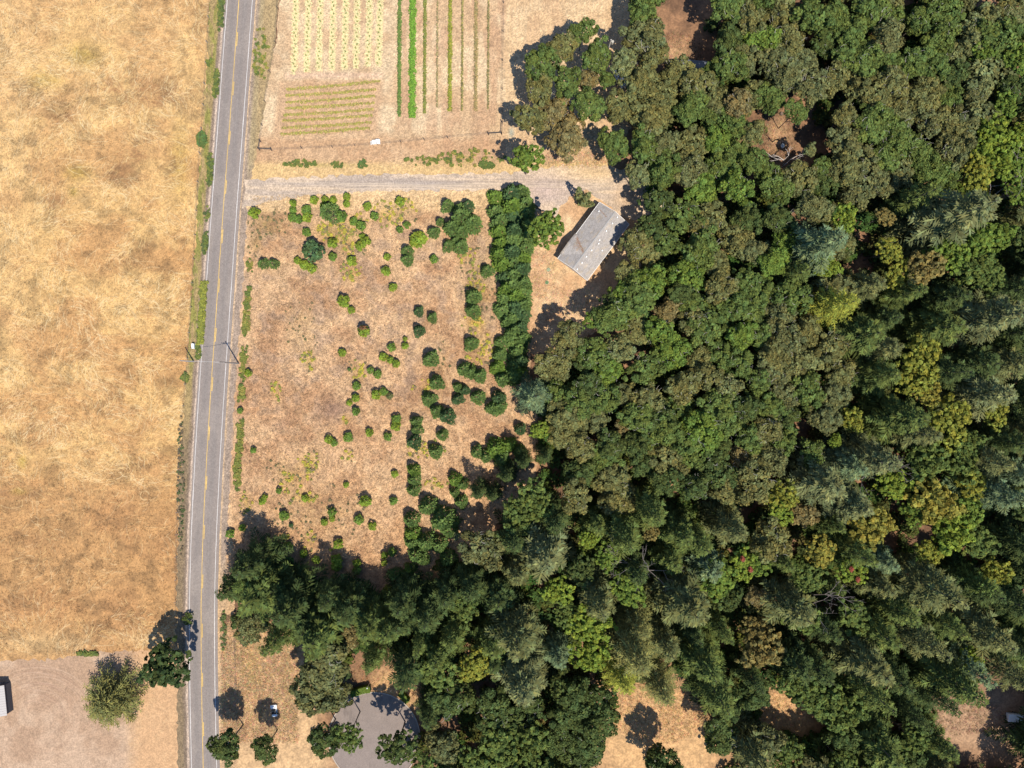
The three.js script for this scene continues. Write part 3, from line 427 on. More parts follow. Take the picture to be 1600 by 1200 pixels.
// the wood goes on past the photograph's edges
{
  const r = rng(2024), pts = [];
  const put = (n, x0, y0, x1, y1, kinds, ok = () => true) => { for (let k = 0, tries = 0; k < n && tries < 900; tries++) { const x = x0 + (x1 - x0) * r(), y = y0 + (y1 - y0) * r(); if (!ok(x, y) || pts.some(p => Math.hypot(p[0] - x, p[1] - y) < 30)) continue; pts.push([x, y]); k++; const [kind, tone] = kinds[Math.floor(r() * kinds.length)].split(' '); addTree(kind, tone, Math.round(x), Math.round(y), Math.round((kind === 'f' ? 24 : 18) + 10 * r())); } };
  put(30, 1000, -60, 1590, 62, ['o olive', 'o green', 'o grey', 'o green', 'o pale'], (x, y) => !(x > 1030 && x < 1165 && y > -60));
  put(14, 1612, 300, 1690, 1240, ['f grey', 'f dark', 'm green', 'f green', 'm yellow']);
  put(30, 660, 1146, 1600, 1250, ['o dark', 'f green', 'm green', 'f grey', 'o grey'], x => !(x > 925 && x < 1130) && !(x > 1430 && x < 1620));
  for (const [x, y, rr] of [[938, 1135, 24], [1128, 1150, 24], [1040, 1205, 24], [352, 1168, 21], [412, 1172, 19], [505, 1160, 20]]) addTree('o', 'dark', x, y, rr);
}
// trees that stand in the gaps between those listed, so that the wood is as close as in the photograph
{
  const inside = (poly, x, y) => { let c = false; for (let i = 0, j = poly.length - 1; i < poly.length; j = i++) { const [a, b] = poly[i], [d, e] = poly[j]; if ((b > y) !== (e > y) && x < (d - a) * (y - b) / (e - b) + a) c = !c; } return c; };
  const oaks = [[835, 120], [900, 60], [1000, 40], [1600, 40], [1600, 300], [1310, 310], [1280, 420], [1290, 700], [1050, 760], [900, 790], [862, 720], [850, 600], [900, 520], [985, 450], [1015, 345], [1000, 280], [930, 215], [850, 215]];
  const firs = [[1310, 320], [1600, 290], [1600, 1230], [1400, 1230], [1330, 1120], [1010, 1050], [700, 1060], [640, 1030], [440, 985], [380, 930], [420, 905], [560, 935], [660, 915], [730, 850], [860, 760], [1050, 770], [1290, 710]];
  const open = [[1222, 212, 74], [1055, 85, 62], [1272, 288, 16], [1030, 1112, 82], [1225, 1108, 52], [1530, 1122, 92], [600, 1100, 80], [1143, 62, 22], [970, 121, 16], [945, 80, 40], [905, 240, 30]], r = rng(909), base = placed.map(([x, z]) => [x / S + 800, z / S + 600]);
  const fill = (poly, gap, most, pick, hc) => { const xs = poly.map(p => p[0]), ys = poly.map(p => p[1]), x0 = Math.min(...xs), x1 = Math.max(...xs), y0 = Math.min(...ys), y1 = Math.max(...ys); for (let k = 0, n = 0; k < 14000 && n < most; k++) { const x = x0 + (x1 - x0) * r(), y = y0 + (y1 - y0) * r(); if (!inside(poly, x, y) || open.some(o => Math.hypot(o[0] - x, o[1] - y) < o[2]) || base.some(b => Math.hypot(b[0] - x, b[1] - y) < gap)) continue; const q = CAM_H / (CAM_H - hc), [kind, tone] = pick(); addTree(kind, tone, Math.round(800 + (x - 800) * q), Math.round(600 + (y - 600) * q), Math.round((kind === 'f' ? 20 : 17) + 7 * r())); base.push([x, y]); n++; } };
  const pickOf = list => () => list[Math.floor(r() * list.length)].split(' ');
  fill(oaks, 33, 60, pickOf(['o olive', 'o green', 'o green', 'o olive', 'o grey', 'o bright', 'o dark']), 10);
  fill(firs, 41, 48, pickOf(['f green', 'f dark', 'f grey', 'm green', 'f green', 'f dark', 'm dark']), 9);
}
labelAll(waiting, ANCHORS, 'tree');
{ // sprays of red leaves on two of the lime trees, and lone trees by the road
  const redMat = new THREE.MeshPhysicalMaterial({ color: new THREE.Color().setRGB(0.36, 0.07, 0.03), vertexColors: true, roughness: 0.9, side: THREE.DoubleSide, transmission: 0.3, thickness: 0 });
  const spray = lobedCrown(119, { lobes: 5, per: 30, lr: 0.5, leaf: 0.16, core: 0.5 });
  for (const c of scene.children.filter(o => /red leaf sprays/.test(o.userData.label || ''))) { const cr = c.children[0]; for (const [a, q] of [[1.5, 0.55], [4.2, 0.4]]) { const m = part('red_leaves', spray, redMat, c); m.scale.setScalar(0.72); m.position.set(Math.cos(a) * q * cr.scale.x, cr.position.y + cr.scale.y * 0.72, Math.sin(a) * q * cr.scale.x); tag(m, 'spray of red leaves', null, null, 'stuff'); } }
  const rt = addTree('m', 'deep', 262, 1032, 30, 'dark rounded tree beside the road, casting shadow on the field'); rt.position.set(...at(262, 1038, 8)); rt.position.y = 0; rt.children[0].position.y = 8; rt.children[1].scale.y = 8;
  addTree('m', 'dark', 620, 1168, 21, 'dark tree standing on the paved turning circle'); addTree('m', 'green', 545, 1150, 18, 'green tree at the left rim of the paved turning circle');
  const j = addTree('c', 'olive', 178, 1084, 29, 'wide feathery brown green tree on the dirt farmyard'); j.children[0].scale.y *= 0.42; j.children[1].scale.set(9, 9, 9);
  j.position.set(...at(176, 1092, 4)); j.position.y = 0;
}
// undergrowth filling the dark gaps between the trunks
{
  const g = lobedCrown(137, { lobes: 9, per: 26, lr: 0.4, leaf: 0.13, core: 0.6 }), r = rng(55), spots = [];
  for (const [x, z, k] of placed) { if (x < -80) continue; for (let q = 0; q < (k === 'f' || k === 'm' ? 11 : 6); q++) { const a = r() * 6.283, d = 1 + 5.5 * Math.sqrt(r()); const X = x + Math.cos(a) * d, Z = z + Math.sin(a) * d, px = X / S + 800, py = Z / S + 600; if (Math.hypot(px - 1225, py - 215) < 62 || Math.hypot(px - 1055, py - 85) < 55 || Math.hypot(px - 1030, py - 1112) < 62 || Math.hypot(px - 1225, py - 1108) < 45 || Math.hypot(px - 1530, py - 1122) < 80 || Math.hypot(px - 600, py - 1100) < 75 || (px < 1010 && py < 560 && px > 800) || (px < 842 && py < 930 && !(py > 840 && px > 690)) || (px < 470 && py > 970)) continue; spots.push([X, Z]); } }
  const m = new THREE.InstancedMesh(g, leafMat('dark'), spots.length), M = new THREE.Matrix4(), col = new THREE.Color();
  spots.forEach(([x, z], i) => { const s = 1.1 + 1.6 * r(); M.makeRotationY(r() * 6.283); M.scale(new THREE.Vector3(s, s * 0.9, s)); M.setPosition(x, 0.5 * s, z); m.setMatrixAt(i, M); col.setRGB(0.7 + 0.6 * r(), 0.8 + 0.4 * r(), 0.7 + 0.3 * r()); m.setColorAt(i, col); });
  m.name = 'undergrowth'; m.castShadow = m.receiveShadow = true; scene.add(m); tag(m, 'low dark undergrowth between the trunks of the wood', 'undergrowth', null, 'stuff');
}

// ---------------------------------------------------------------- young firs and bushes on the lot
const LOT = {
  'b bright': '458 317 6, 458 328 6, 458 339 8, 491 312 7, 508 311 6, 521 312 6, 534 337 9, 506 321 6, 542 307 6, 542 318 6, 574 322 7, 553 345 7, 564 352 8, 479 362 7, 563 383 8, 572 376 8, 567 370 6, 465 406 6, 476 413 8, 487 418 8, 520 400 7, 550 407 8, 605 401 6, 603 423 8, 614 448 7, 537 469 10, 549 484 6, 480 339 8, 625 314 8, 612 542 7, 599 557 7, 610 562 6, 619 567 7, 556 621 7, 546 629 5, 633 540 6, 633 529 4, 619 654 8, 619 665 8, 617 740 6, 615 782 7, 601 867 6, 613 861 7, 600 879 5, 541 757 5, 571 782 10, 519 799 7, 519 810 5, 507 815 6, 444 805 8, 414 776 5, 410 783 6, 477 778 6, 436 766 5, 529 849 8, 526 873 9, 526 883 9, 461 902 7, 480 900 7, 606 920 8, 655 372 13, 648 378 8',
  'b green': '468 342 7, 479 327 8, 585 337 7, 520 379 8, 636 351 6, 625 358 6, 678 404 7, 579 578 6, 590 584 7, 557 602 7, 556 642 7, 588 616 8, 599 611 7, 577 675 7, 544 682 8, 514 686 7, 522 691 6, 606 681 7, 396 703 5, 561 811 8, 582 821 7, 379 824 6, 433 854 7, 433 863 7, 452 852 6, 453 875 7, 474 864 7, 494 874 7, 558 879 7, 558 890 7, 388 582 6, 375 641 5, 360 833 7, 569 516 10, 535 550 7',
  'b dark': '489 390 17, 609 618 6, 546 577 3, 455 820 4, 398 332 9',
  'y dark': '411 411 7, 427 411 7, 514 329 13, 688 346 6, 678 362 8, 700 383 8, 720 384 10, 712 376 7, 636 391 8, 636 405 8, 761 422 9, 739 462 11, 739 485 10, 654 486 7, 675 496 7, 654 516 8, 673 560 11, 736 536 10, 726 576 10, 749 586 10, 737 581 9, 682 597 10, 670 623 10, 715 604 7, 726 609 7, 715 623 8, 747 620 10, 779 621 10, 770 637 10, 780 635 10, 682 642 9, 698 649 11, 650 658 8, 651 670 8, 647 690 10, 691 679 8, 813 670 8, 680 705 10, 699 320 9, 719 324 8, 731 321 9, 721 337 15, 738 348 13, 707 355 12, 722 360 10',
  'y green': '646 734 9, 647 749 9, 646 765 9, 643 812 11, 644 832 11, 643 847 10, 650 865 12, 669 790 13, 693 811 17, 702 825 13, 667 846 13, 686 850 12, 712 749 10, 723 756 8, 710 769 7, 721 784 9, 641 888 8, 746 706 9, 775 700 14, 784 716 12, 812 704 9, 796 693 10, 760 712 9, 660 872 10, 700 872 12, 632 905 11, 617 897 9',
};
const LOT_ANCHORS = [[489, 390, 'the largest round bush'], [528, 362, 'the yellow weed patch'], [721, 341, 'the dark clump by the drive'], [655, 374, 'the broad bright bush'], [739, 473, 'the stacked pair of dark firs'], [569, 516, 'the bush with a reddish top'], [373, 568, 'the roadside utility pole'], [571, 782, 'the wide three lobed bush'], [646, 750, 'the three fir column'], [779, 628, 'the lot corner clump'], [398, 332, 'the pale roadside plant'], [693, 820, 'the largest fir group'], [410, 911, 'the big conifer by the road'], [605, 601, 'the grey dead shrub'], [418, 411, 'the pair of dark little firs'], [526, 862, 'the lowest bush column']];
const LOT_OWN = { '489 390': 'largest round dark green bush near the top of the lot', '569 516': 'round green bush with a reddish top amid the lot', '571 782': 'wide three lobed bright bush on the lower lot', '398 332': 'pale feathery green plant at the road and drive corner', '721 337': 'broadest dark fir in the clump just below the drive', '655 372': 'broad bright green bush in the upper middle of the lot', '606 920': 'yellow green bush in the shade at the edge of the firs', '411 411': 'dark little fir, the one nearer the road of a pair', '427 411': 'dark little fir, the one further from the road of a pair' };
const redTop = BUSH[1], lotWaiting = [];
for (const [k, rows] of Object.entries(LOT)) {
  const [kind, tone] = k.split(' ');
  rows.split(', ').forEach((row, i) => {
    const [px, py, r] = row.split(' ').map(Number), q = rng(px * 31 + py * 977), own = LOT_OWN[`${px} ${py}`];
    const R = r * S * (kind === 'b' ? 0.98 : 1), h = kind === 'b' ? R * (1.9 + 0.5 * q()) : R * (2.0 + 0.6 * q()) + 0.7, [x, , z] = at(px, py + (kind === 'b' ? 0.12 * r : 0.1 * r), h * 0.45);
    const g = thing(kind === 'b' ? 'bush' : 'young_conifer', own || '', kind === 'b' ? 'bush' : 'young fir', [x, 0, z], q() * 6.283, kind === 'b' ? 'bushes scattered over the lot' : 'young firs planted on the lot');
    const tones = kind === 'b' && tone === 'bright' ? ['leafy', 'leafy', 'leafy', 'mossy'] : kind === 'b' && tone === 'green' ? ['mossy', 'mossy', 'leafy'] : tone === 'dark' ? ['spruce', 'needle', 'needle'] : ['needle', 'needle', 'mossy'];
    let tn = tones[Math.floor(q() * tones.length)]; if (px === 606 && py === 920) tn = 'yellow'; if (px === 398) tn = 'leafy'; if (px === 489) tn = 'spruce'; if (px === 609) tn = 'grey';
    const c = part('foliage', kind === 'b' ? BUSH[Math.floor(q() * 3)] : YFIR[Math.floor(q() * 4)], leafMat(tn), g);
    if (kind === 'b') { c.scale.set(R * 1.1, h / 1.75, R * 1.1); c.position.y = h * 0.47; } else c.scale.set(R * 1.12, h, R * 1.12);
    if (px === 569) { const m = part('red_foliage', redTop, new THREE.MeshPhysicalMaterial({ color: new THREE.Color().setRGB(0.2, 0.1, 0.04), vertexColors: true, roughness: 0.95, side: THREE.DoubleSide }), g); m.scale.set(R * 0.75, h / 3, R * 0.5); m.position.set(0, h * 0.72, 0); tag(m, 'reddish leaves on top'); g.rotation.y = 0; m.position.z = -R * 0.4; }
    const st = part('stem', STEM, barkMat, g); st.scale.set(Math.max(0.6, R), h * 0.9, Math.max(0.6, R));
    if (!own) lotWaiting.push({ px, py, word: `${r < 6 ? 'tiny ' : r > 10 ? 'large ' : ''}${toneWord[tn]} ${kind === 'b' ? 'bush' : 'young fir'}`, set: l => g.userData.label = l });
  });
}
labelAll(lotWaiting, LOT_ANCHORS, 'plant');
{ // the close-grown row of young conifers beside the yard
  const r = rng(404), rows = [['road side', 788, [[300, 768], [320, 775], [345, 779], [400, 781], [430, 791], [470, 792], [495, 785], [515, 796], [545, 781], [580, 780], [600, 790]]], ['middle', 803, [[300, 800], [600, 806]]], ['yard side', 819, [[300, 815], [340, 826], [420, 817], [500, 814], [600, 812]]]];
  for (const [side, , line] of rows) {
    let i = 0; for (let y = side === 'middle' ? 306 : 300 + (side === 'yard side' ? 0 : 10); y < 592; y += 17.5, i++) {
      const rr = ((side === 'middle' ? 13 : 11) + 3.5 * r()) * (y > 500 ? 0.9 : 1), x = lerpLine(line, y) + (r() - 0.5) * 7, R = rr * S, h = 3.2 + 2.4 * r(), [X, , Z] = at(x, y + (r() - 0.5) * 6, h * 0.5);
      const g = thing('young_conifer', `young conifer in the dense row, ${ORD[i] === 'nearest' ? 'first' : ORD[i]} below the driveway, ${side}`, 'young fir', [X, 0, Z], r() * 6.283, 'young conifers in the dense row');
      const c = part('foliage', YFIR[Math.floor(r() * 4)], leafMat(['needle', 'needle', 'spruce', 'mossy', 'needle'][Math.floor(r() * 5)]), g); c.scale.set(R * 1.05, h, R * 1.05);
      part('stem', STEM, barkMat, g).scale.set(R, h, R);
    }
  }
}

// ---------------------------------------------------------------- weeds, dry grass: too many to count
{
  const r = rng(808), L = new Leaves();
  for (let k = 0; k < 9; k++) { const a = r() * 6.283, q = 0.35 * r(), n = unit((r() - 0.5) * 1.4, 1, (r() - 0.5) * 1.4), [u, v] = frame(n, r), s = 0.12 + 0.1 * r(); const t = tint(r, 0.5, 0.2); L.quad(Math.cos(a) * q, 0.12 + 0.34 * r(), Math.sin(a) * q, u.map(x => x * s), v.map(x => x * s * 0.6), t); }
  const weed = L.geometry(), B = new Leaves();
  for (let k = 0; k < 5; k++) { const a = r() * 6.283, q = 0.12 * r(), e = 0.25 + 0.25 * r(), x = Math.cos(a) * q, z = Math.sin(a) * q; B.kite([x, 0, z], [x + Math.cos(a + r()) * e, 0.12 + 0.3 * r(), z + Math.sin(a + r()) * e], [-Math.sin(a) * 0.035, 0.02, Math.cos(a) * 0.035], tint(r, 0.5, 0.15)); }
  const tuft = B.geometry();
  const grassMat = new THREE.MeshStandardMaterial({ vertexColors: true, roughness: 1, side: THREE.DoubleSide });
  const scatter = (name, geo, list, label, cat) => { const m = new THREE.InstancedMesh(geo, grassMat, list.length), M = new THREE.Matrix4(), c = new THREE.Color(); list.forEach(([px, py, s, col], i) => { const [x, , z] = at(px, py); M.makeRotationY(r() * 6.283); M.scale(new THREE.Vector3(s, s, s)); M.setPosition(x, 0, z); m.setMatrixAt(i, M); c.setRGB(...col); m.setColorAt(i, c); }); m.name = name; m.castShadow = m.receiveShadow = true; scene.add(m); tag(m, label, cat, null, 'stuff'); };
  const lin = q => q.map(v => { v /= 255; return 0.65 * (v <= 0.04045 ? v / 12.92 : ((v + 0.055) / 1.055) ** 2.4); });
  // verge weeds
  let list = []; const G = [[0.1, 0.14, 0.03], [0.16, 0.18, 0.035], [0.26, 0.23, 0.05], [0.08, 0.11, 0.035]];
  const weedy = (x, y, n, rx, ry, cols, s0 = 1, gap = 0) => { for (let k = 0; k < n; k++) { const a = r() * 6.283, d = Math.sqrt(r()) * (gap ? 1.25 : 1); if (gap && fbm((x + Math.cos(a) * d * rx) / 5, (y + Math.sin(a) * d * ry) / 5, 66, 2) < gap + 0.14 * r() - 0.04 + 0.1 * d) continue; list.push([x + Math.cos(a) * d * rx, y + Math.sin(a) * d * ry, s0 * (0.7 + 0.7 * r()), cols[Math.floor(r() * cols.length)]]); } };
  for (let y = 300; y < 890; y += 3) { const d = fbm(y / 28, 2, 61, 2), w = sstep(0.42, 0.62, d) * (y < 350 ? 0.5 : 1); weedy(mid(y) + 47 + (y > 640 ? 1.5 : 0) + 2 * noise(y / 18, 4, 3), y, Math.round(5 * w), 4 + 2.2 * d, 3, d > 0.56 ? [G[1], G[2], G[1]] : [G[0], G[1], G[0]]); }
  for (let y = -60; y < 560; y += 3) { const d = fbm(y / 34, 9, 67, 2), big = y > 440 && y < 540 ? 1 : 0; weedy((mid(y) + smoothX(fieldEdge, y)) / 2 - (big ? 2 : 4), y, Math.round(big ? 9 : 7 * sstep(0.4, 0.62, d)), big ? 5 : 4, 3, big ? [G[1], [0.25, 0.26, 0.04]] : [G[0], G[3], G[1]]); }
  weedy(408, 85, 200, 10, 34, [G[0], G[1], G[2]], 0.95, 0.38); weedy(316, 218, 70, 7, 12, [G[0], [0.09, 0.16, 0.04]], 1.2); weedy(290, 590, 40, 5, 7, [G[0], G[1]]); weedy(283, 760, 120, 5, 110, [G[3], [0.16, 0.12, 0.07]], 0.8); weedy(137, 1021, 70, 18, 3, [G[0], G[1]]); weedy(328, 98, 20, 5, 5, [G[0], G[1]]);
  weedy(350, 985, 30, 4, 30, [G[0], G[3]]);
  scatter('roadside_weeds', weed, list, 'green and yellow weeds growing along both road verges', 'weeds'); list = [];
  weedy(470, 256, 50, 26, 5, [G[0], G[1]]); weedy(527, 257, 18, 9, 5, [G[0], G[1]]); weedy(567, 257, 24, 9, 6, [G[0], [0.09, 0.15, 0.04]]); weedy(665, 252, 90, 26, 6, [G[0], G[1], G[1]], 0.95, 0.36); weedy(735, 248, 190, 44, 11, [G[1], G[0], G[2]], 0.95, 0.36); weedy(760, 258, 60, 12, 6, [G[0]], 1);
  scatter('ditch_weeds', weed, list, 'green weed strip between the garden and the gravel drive', 'weeds'); list = [];
  for (const [x, y, rx, ry, w] of yellowPatches) weedy(x, y, Math.round(rx * ry * w * 0.5), rx, ry, [[0.44, 0.38, 0.05], [0.38, 0.32, 0.05], [0.24, 0.25, 0.05], [0.2, 0.16, 0.08]], 0.9, 0.4);
  for (const [x, y, rx, ry, w] of olivePatches) weedy(x, y, Math.round(rx * ry * w * 0.16), rx, ry, [[0.16, 0.14, 0.06], [0.2, 0.16, 0.08], [0.12, 0.12, 0.05]], 0.75, 0.42);
  scatter('lot_weeds', weed, list, 'yellow and olive weeds in patches over the dry lot', 'weeds'); list = [];
  for (let k = 0; k < 20000; k++) { const x = -55 + 385 * r(), y = -60 + 1085 * r(); if (x > smoothX(fieldEdge, y) - 1) continue; const c = lin(fieldColor(x, y)), s = 0.6 + 0.6 * r(), q = 0.85 + 0.4 * r(); list.push([x, y, s, c.map(v => v * q)]); }
  scatter('dry_field_grass', tuft, list, 'dry straw tufts standing in the golden field', 'grass'); list = [];
  for (let k = 0; k < 30000; k++) { const x = 362 + 480 * r(), y = 305 + 600 * r(); if (x < mid(y) + 44 || (x > 828 && y < 590) || x + (y - 640) * 0.65 > 858) continue; const c = lin(meadowColor(x, y)), q = 0.8 + 0.5 * r(); list.push([x, y, 0.6 + 0.7 * r(), c.map(v => v * q)]); }
  scatter('dry_lot_grass', tuft, list, 'dry straw tufts standing over the brown lot', 'grass');
  list = []; for (const [cx, cy, rx, ry, n] of [[1215, 208, 34, 44, 900], [1055, 85, 44, 34, 900], [1030, 1112, 80, 50, 2600], [1225, 1108, 50, 34, 900], [1500, 1118, 70, 30, 1200], [610, 1070, 70, 40, 1500], [895, 250, 60, 14, 800], [880, 400, 50, 120, 2500]]) for (let k = 0; k < n; k++) { const a = r() * 6.283, d = Math.sqrt(r()), x = cx + Math.cos(a) * d * rx, y = cy + Math.sin(a) * d * ry; if (Math.hypot(x - 585, y - 1153) < 73 || (x > 868 && y > 300 && y < 450) || (y > 262 && y < 345)) continue; const c = lin((y > 300 && y < 600 ? yardColor : y < 300 && x < 990 ? gardenColor : floorColor)(x, y)); list.push([x, y, 0.6 + 0.7 * r(), c.map(v => v * (0.9 + 0.5 * r()))]); }
  scatter('dry_clearing_grass', tuft, list, 'dry straw tufts in the clearings of the wood and on the lawn', 'grass');
  list = []; for (let k = 0; k < 9000; k++) { const x = 346 + 120 * r(), y = 960 + 200 * r(); if (x < mid(y) + 30) continue; const c = lin(floorColor(x, y)); list.push([x, y, 0.7 + 0.8 * r(), c.map(v => v * (0.9 + 0.5 * r()))]); }
  scatter('dry_verge_grass', tuft, list, 'dry straw tufts in the strip beside the fence below the trees', 'grass');
}

// ---------------------------------------------------------------- the house
{
  const turn = Math.atan2(0.801, 0.598), c0 = at(927, 377.5, 2.7), L = 17.1, D = 8.9, EH = 3.0, RH = 4.5, ov = 0.35;
  const house = thing('house', 'single storey house with a weathered grey shingle roof beside the drive', 'house', [c0[0], 0, c0[2]], turn);
  const wallM = std(0.55, 0.5, 0.42), trimM = std(0.78, 0.75, 0.7), glassM = std(0.04, 0.05, 0.06, 0.15), doorM = std(0.2, 0.12, 0.08);
  const hw = L / 2, hd = D / 2;
  const local = (px, py, h) => { const w = at(px, py, h), x = w[0] - c0[0], z = w[2] - c0[2], c = Math.cos(turn), s = Math.sin(turn); return [x * c - z * s, z * c + x * s]; };
  const sh = new THREE.Shape([[-hd + ov, 0], [hd - ov, 0], [hd - ov, EH - 0.05], [0, RH - 0.2], [-hd + ov, EH - 0.05]].map(p => new THREE.Vector2(...p)));
  const body = new THREE.ExtrudeGeometry(sh, { depth: L - 2 * ov, bevelEnabled: false }); body.rotateY(Math.PI / 2); body.translate(-hw + ov, 0, 0); part('wall', body, wallM, house);
  // shingle roof with leaf litter lying in the valley of the cross gable
  const cv = document.createElement('canvas'); cv.width = 1024; cv.height = 540; const cx = cv.getContext('2d'), im = cx.createImageData(1024, 540);
  for (let j = 0; j < 540; j++) for (let i = 0; i < 1024; i++) { const X = i / 1024 * L, Z = j / 540 * D, row = Math.floor(Z / 0.14), tab = Math.floor(X / 0.3 + (row & 1) * 0.5), n = fbm(X * 1.2, Z * 1.2, 401, 3), k = 0.86 + 0.14 * hash(tab, row, 402) + 0.14 * (n - 0.5) + (((Z / 0.14) % 1) < 0.14 ? -0.1 : 0), m = sstep(0.55, 0.75, fbm(X * 0.7, Z * 1.5, 405, 3)); im.data.set([(196 + 8 * m) * k, (188 + 2 * m) * k, (182 - 8 * m) * k, 255], (j * 1024 + i) * 4); }
  cx.putImageData(im, 0, 0); { const r = rng(21); const smear = (a, b, n, w) => { for (let k = 0; k < n; k++) { const t = r(), [ax, az] = local(...a, 3.4), [bx, bz] = local(...b, 3.4), X = (ax + (bx - ax) * t + hw + (r() - 0.5) * w) / L * 1024, Y = (az + (bz - az) * t + hd + (r() - 0.5) * w * 0.7) / D * 540; cx.fillStyle = `rgba(${150 + 20 * r()},${112 + 16 * r()},${86 + 10 * r()},0.4)`; cx.beginPath(); cx.ellipse(X, Y, 3 + 5 * r(), 2 + 3 * r(), 1.1, 0, 7); cx.fill(); } }; smear([901, 370], [911, 396], 240, 0.6); smear([938, 328], [947, 341], 60, 0.25); smear([893, 384], [907, 392], 70, 1.2); smear([901, 374], [904, 388], 90, 0.8); }
  const rt = new THREE.CanvasTexture(cv); rt.colorSpace = THREE.SRGBColorSpace;
  const roofM = new THREE.MeshStandardMaterial({ map: rt, bumpMap: rt, bumpScale: 0.02, roughness: 0.92, color: new THREE.Color(0.66, 0.66, 0.66) });
  const roof = new THREE.Group(); roof.name = 'roof'; house.add(roof);
  const pane = (pts, name) => { // roof plane as a thin slab, uv by place over the plan
    const pos = [], uv = [], th = 0.09, push = (p, dy) => { pos.push(p[0], p[1] + dy, p[2]); uv.push((p[0] + hw) / L, 1 - (p[2] + hd) / D); }, n = pts.length;
    const up = (pts[1][2] - pts[0][2]) * (pts[2][0] - pts[0][0]) - (pts[1][0] - pts[0][0]) * (pts[2][2] - pts[0][2]) > 0;
    const q = up ? pts : [...pts].reverse();
    for (let k = 1; k + 1 < n; k++) { for (const p of [q[0], q[k], q[k + 1]]) push(p, 0); for (const p of [q[0], q[k + 1], q[k]]) push(p, -th); }
    for (let k = 0; k < n; k++) { const a = q[k], b = q[(k + 1) % n]; push(a, 0); push(a, -th); push(b, -th); push(a, 0); push(b, -th); push(b, 0); }
    const g = new THREE.BufferGeometry(); g.setAttribute('position', new THREE.Float32BufferAttribute(pos, 3)); g.setAttribute('uv', new THREE.Float32BufferAttribute(uv, 2)); g.computeVertexNormals(); return part(name, g, roofM, roof);
  };
  pane([[-hw, RH, 0], [hw, RH, 0], [hw, EH, hd], [-hw, EH, hd]], 'roof_slope'); pane([[-hw, RH, 0], [hw, RH, 0], [hw, EH, -hd], [-hw, EH, -hd]], 'roof_slope');
  const apex = local(910.5, 396, RH), gx = apex[0], ge = -hd - 0.32, gw = 3.1, gy = 0.03, yy = EH - 0.1;   // low cross gable on the drive side
  pane([[gx, RH - 0.02 + gy, -0.25], [gx + gw, EH + gy, -hd + 0.1], [gx + gw, yy + gy, ge], [gx, RH - 0.34 + gy, ge]], 'gable_slope'); pane([[gx, RH - 0.02 + gy, -0.25], [gx - gw, EH + gy, -hd + 0.1], [gx - gw, yy + gy, ge], [gx, RH - 0.34 + gy, ge]], 'gable_slope');
  part('ridge_cap', box(L + 0.02, 0.05, 0.3, 0, RH + 0.015, 0, 0.02), std(0.3, 0.29, 0.28), roof);
  for (const s of [-1, 1]) part('gutter', box(L, 0.12, 0.12, 0, EH - 0.09, s * (hd + 0.07), 0.03), trimM, house);
  for (const [sx, sz] of [[-1, -1], [-1, 1], [1, -1], [1, 1]]) { const g = box(0.06, 0.22, Math.hypot(hd, RH - EH) + 0.05, 0, 0, 0); g.rotateX(sz * Math.atan2(RH - EH, hd)); g.translate(sx * (hw + 0.034), (RH + EH) / 2 - 0.08, sz * hd / 2); part('barge_board', g, trimM, house); }
  const ventM = std(0.8, 0.8, 0.78, 0.5), ventG = new THREE.LatheGeometry([[0.0, 0.34], [0.13, 0.32], [0.17, 0.26], [0.15, 0.22], [0.1, 0.2], [0.1, 0], [0.2, -0.02]].map(p => new THREE.Vector2(...p)), 12);
  for (const [px, py] of [[964, 340], [956.5, 349.5], [947, 361.5], [936.5, 375.7], [935, 381], [924, 391.5], [941, 391], [916, 401.5], [909, 411.3], [901.7, 421], [936, 329.5], [900.6, 385]]) { const [x, z] = local(px, py, 3.8), v = part('vent', ventG, ventM, roof); v.position.set(x, Math.max(EH, RH - Math.abs(z) / hd * (RH - EH)), z); }
  const win = (x, z, w, h, y, s) => { const f = part('window', merge([box(w, 0.09, 0.08, x, y + h / 2, z), box(w, 0.09, 0.08, x, y - h / 2, z), box(0.09, h - 0.1, 0.08, x - w / 2 + 0.045, y, z), box(0.09, h - 0.1, 0.08, x + w / 2 - 0.045, y, z)]), trimM, house); part('pane', box(w - 0.16, h - 0.1, 0.03, x, y, z), glassM, f); };
  for (const s of [-1, 1]) { const z = s * (hd - ov + 0.045); for (const x of s < 0 ? [-6, -3.4, 4.2, 6.6] : [-5, -1, 3, 6]) win(x, z, 1.5, 1.1, 1.55, s); const d = part('door', box(0.95, 2.05, 0.06, s < 0 ? 0.4 : 1.2, 1.06, z), doorM, house); part('handle', new THREE.SphereGeometry(0.04, 8, 6).translate((s < 0 ? 0.4 : 1.2) + 0.36, 1.02, z + s * 0.06), trimM, d); }
}
// ---------------------------------------------------------------- poles and wires
const woodM = std(0.09, 0.07, 0.06), oldWood = std(0.3, 0.26, 0.23), darkMetal = std(0.06, 0.06, 0.065, 0.5), whiteM = std(0.8, 0.8, 0.78, 0.6), concrete = std(0.4, 0.38, 0.34);
function pole(px, py, h, label, mat, arm) {
  const [x, , z] = at(px, py), t = thing('utility_pole', label, 'utility pole', [x, 0, z]);
  part('post', bar([0, 0, 0], [0, h, 0], 0.19, 0.12, 10), mat, t);
  if (arm) { part('crossarm', box(2.4, 0.12, 0.1, 0, h - 0.5, 0.16, 0.01), mat, t); for (const k of [-1.1, -0.5, 0.5, 1.1]) part('insulator', new THREE.LatheGeometry([[0, 0], [0.05, 0], [0.05, 0.06], [0.08, 0.08], [0.06, 0.16], [0, 0.18]].map(p => new THREE.Vector2(...p)), 8).translate(k, h - 0.44, 0.16), concrete, t); for (const s of [-1, 1]) part('brace', bar([s * 0.7, h - 0.5, 0.16], [0, h - 1.2, 0.14], 0.025), darkMetal, t); }
  return [x, h, z];
}
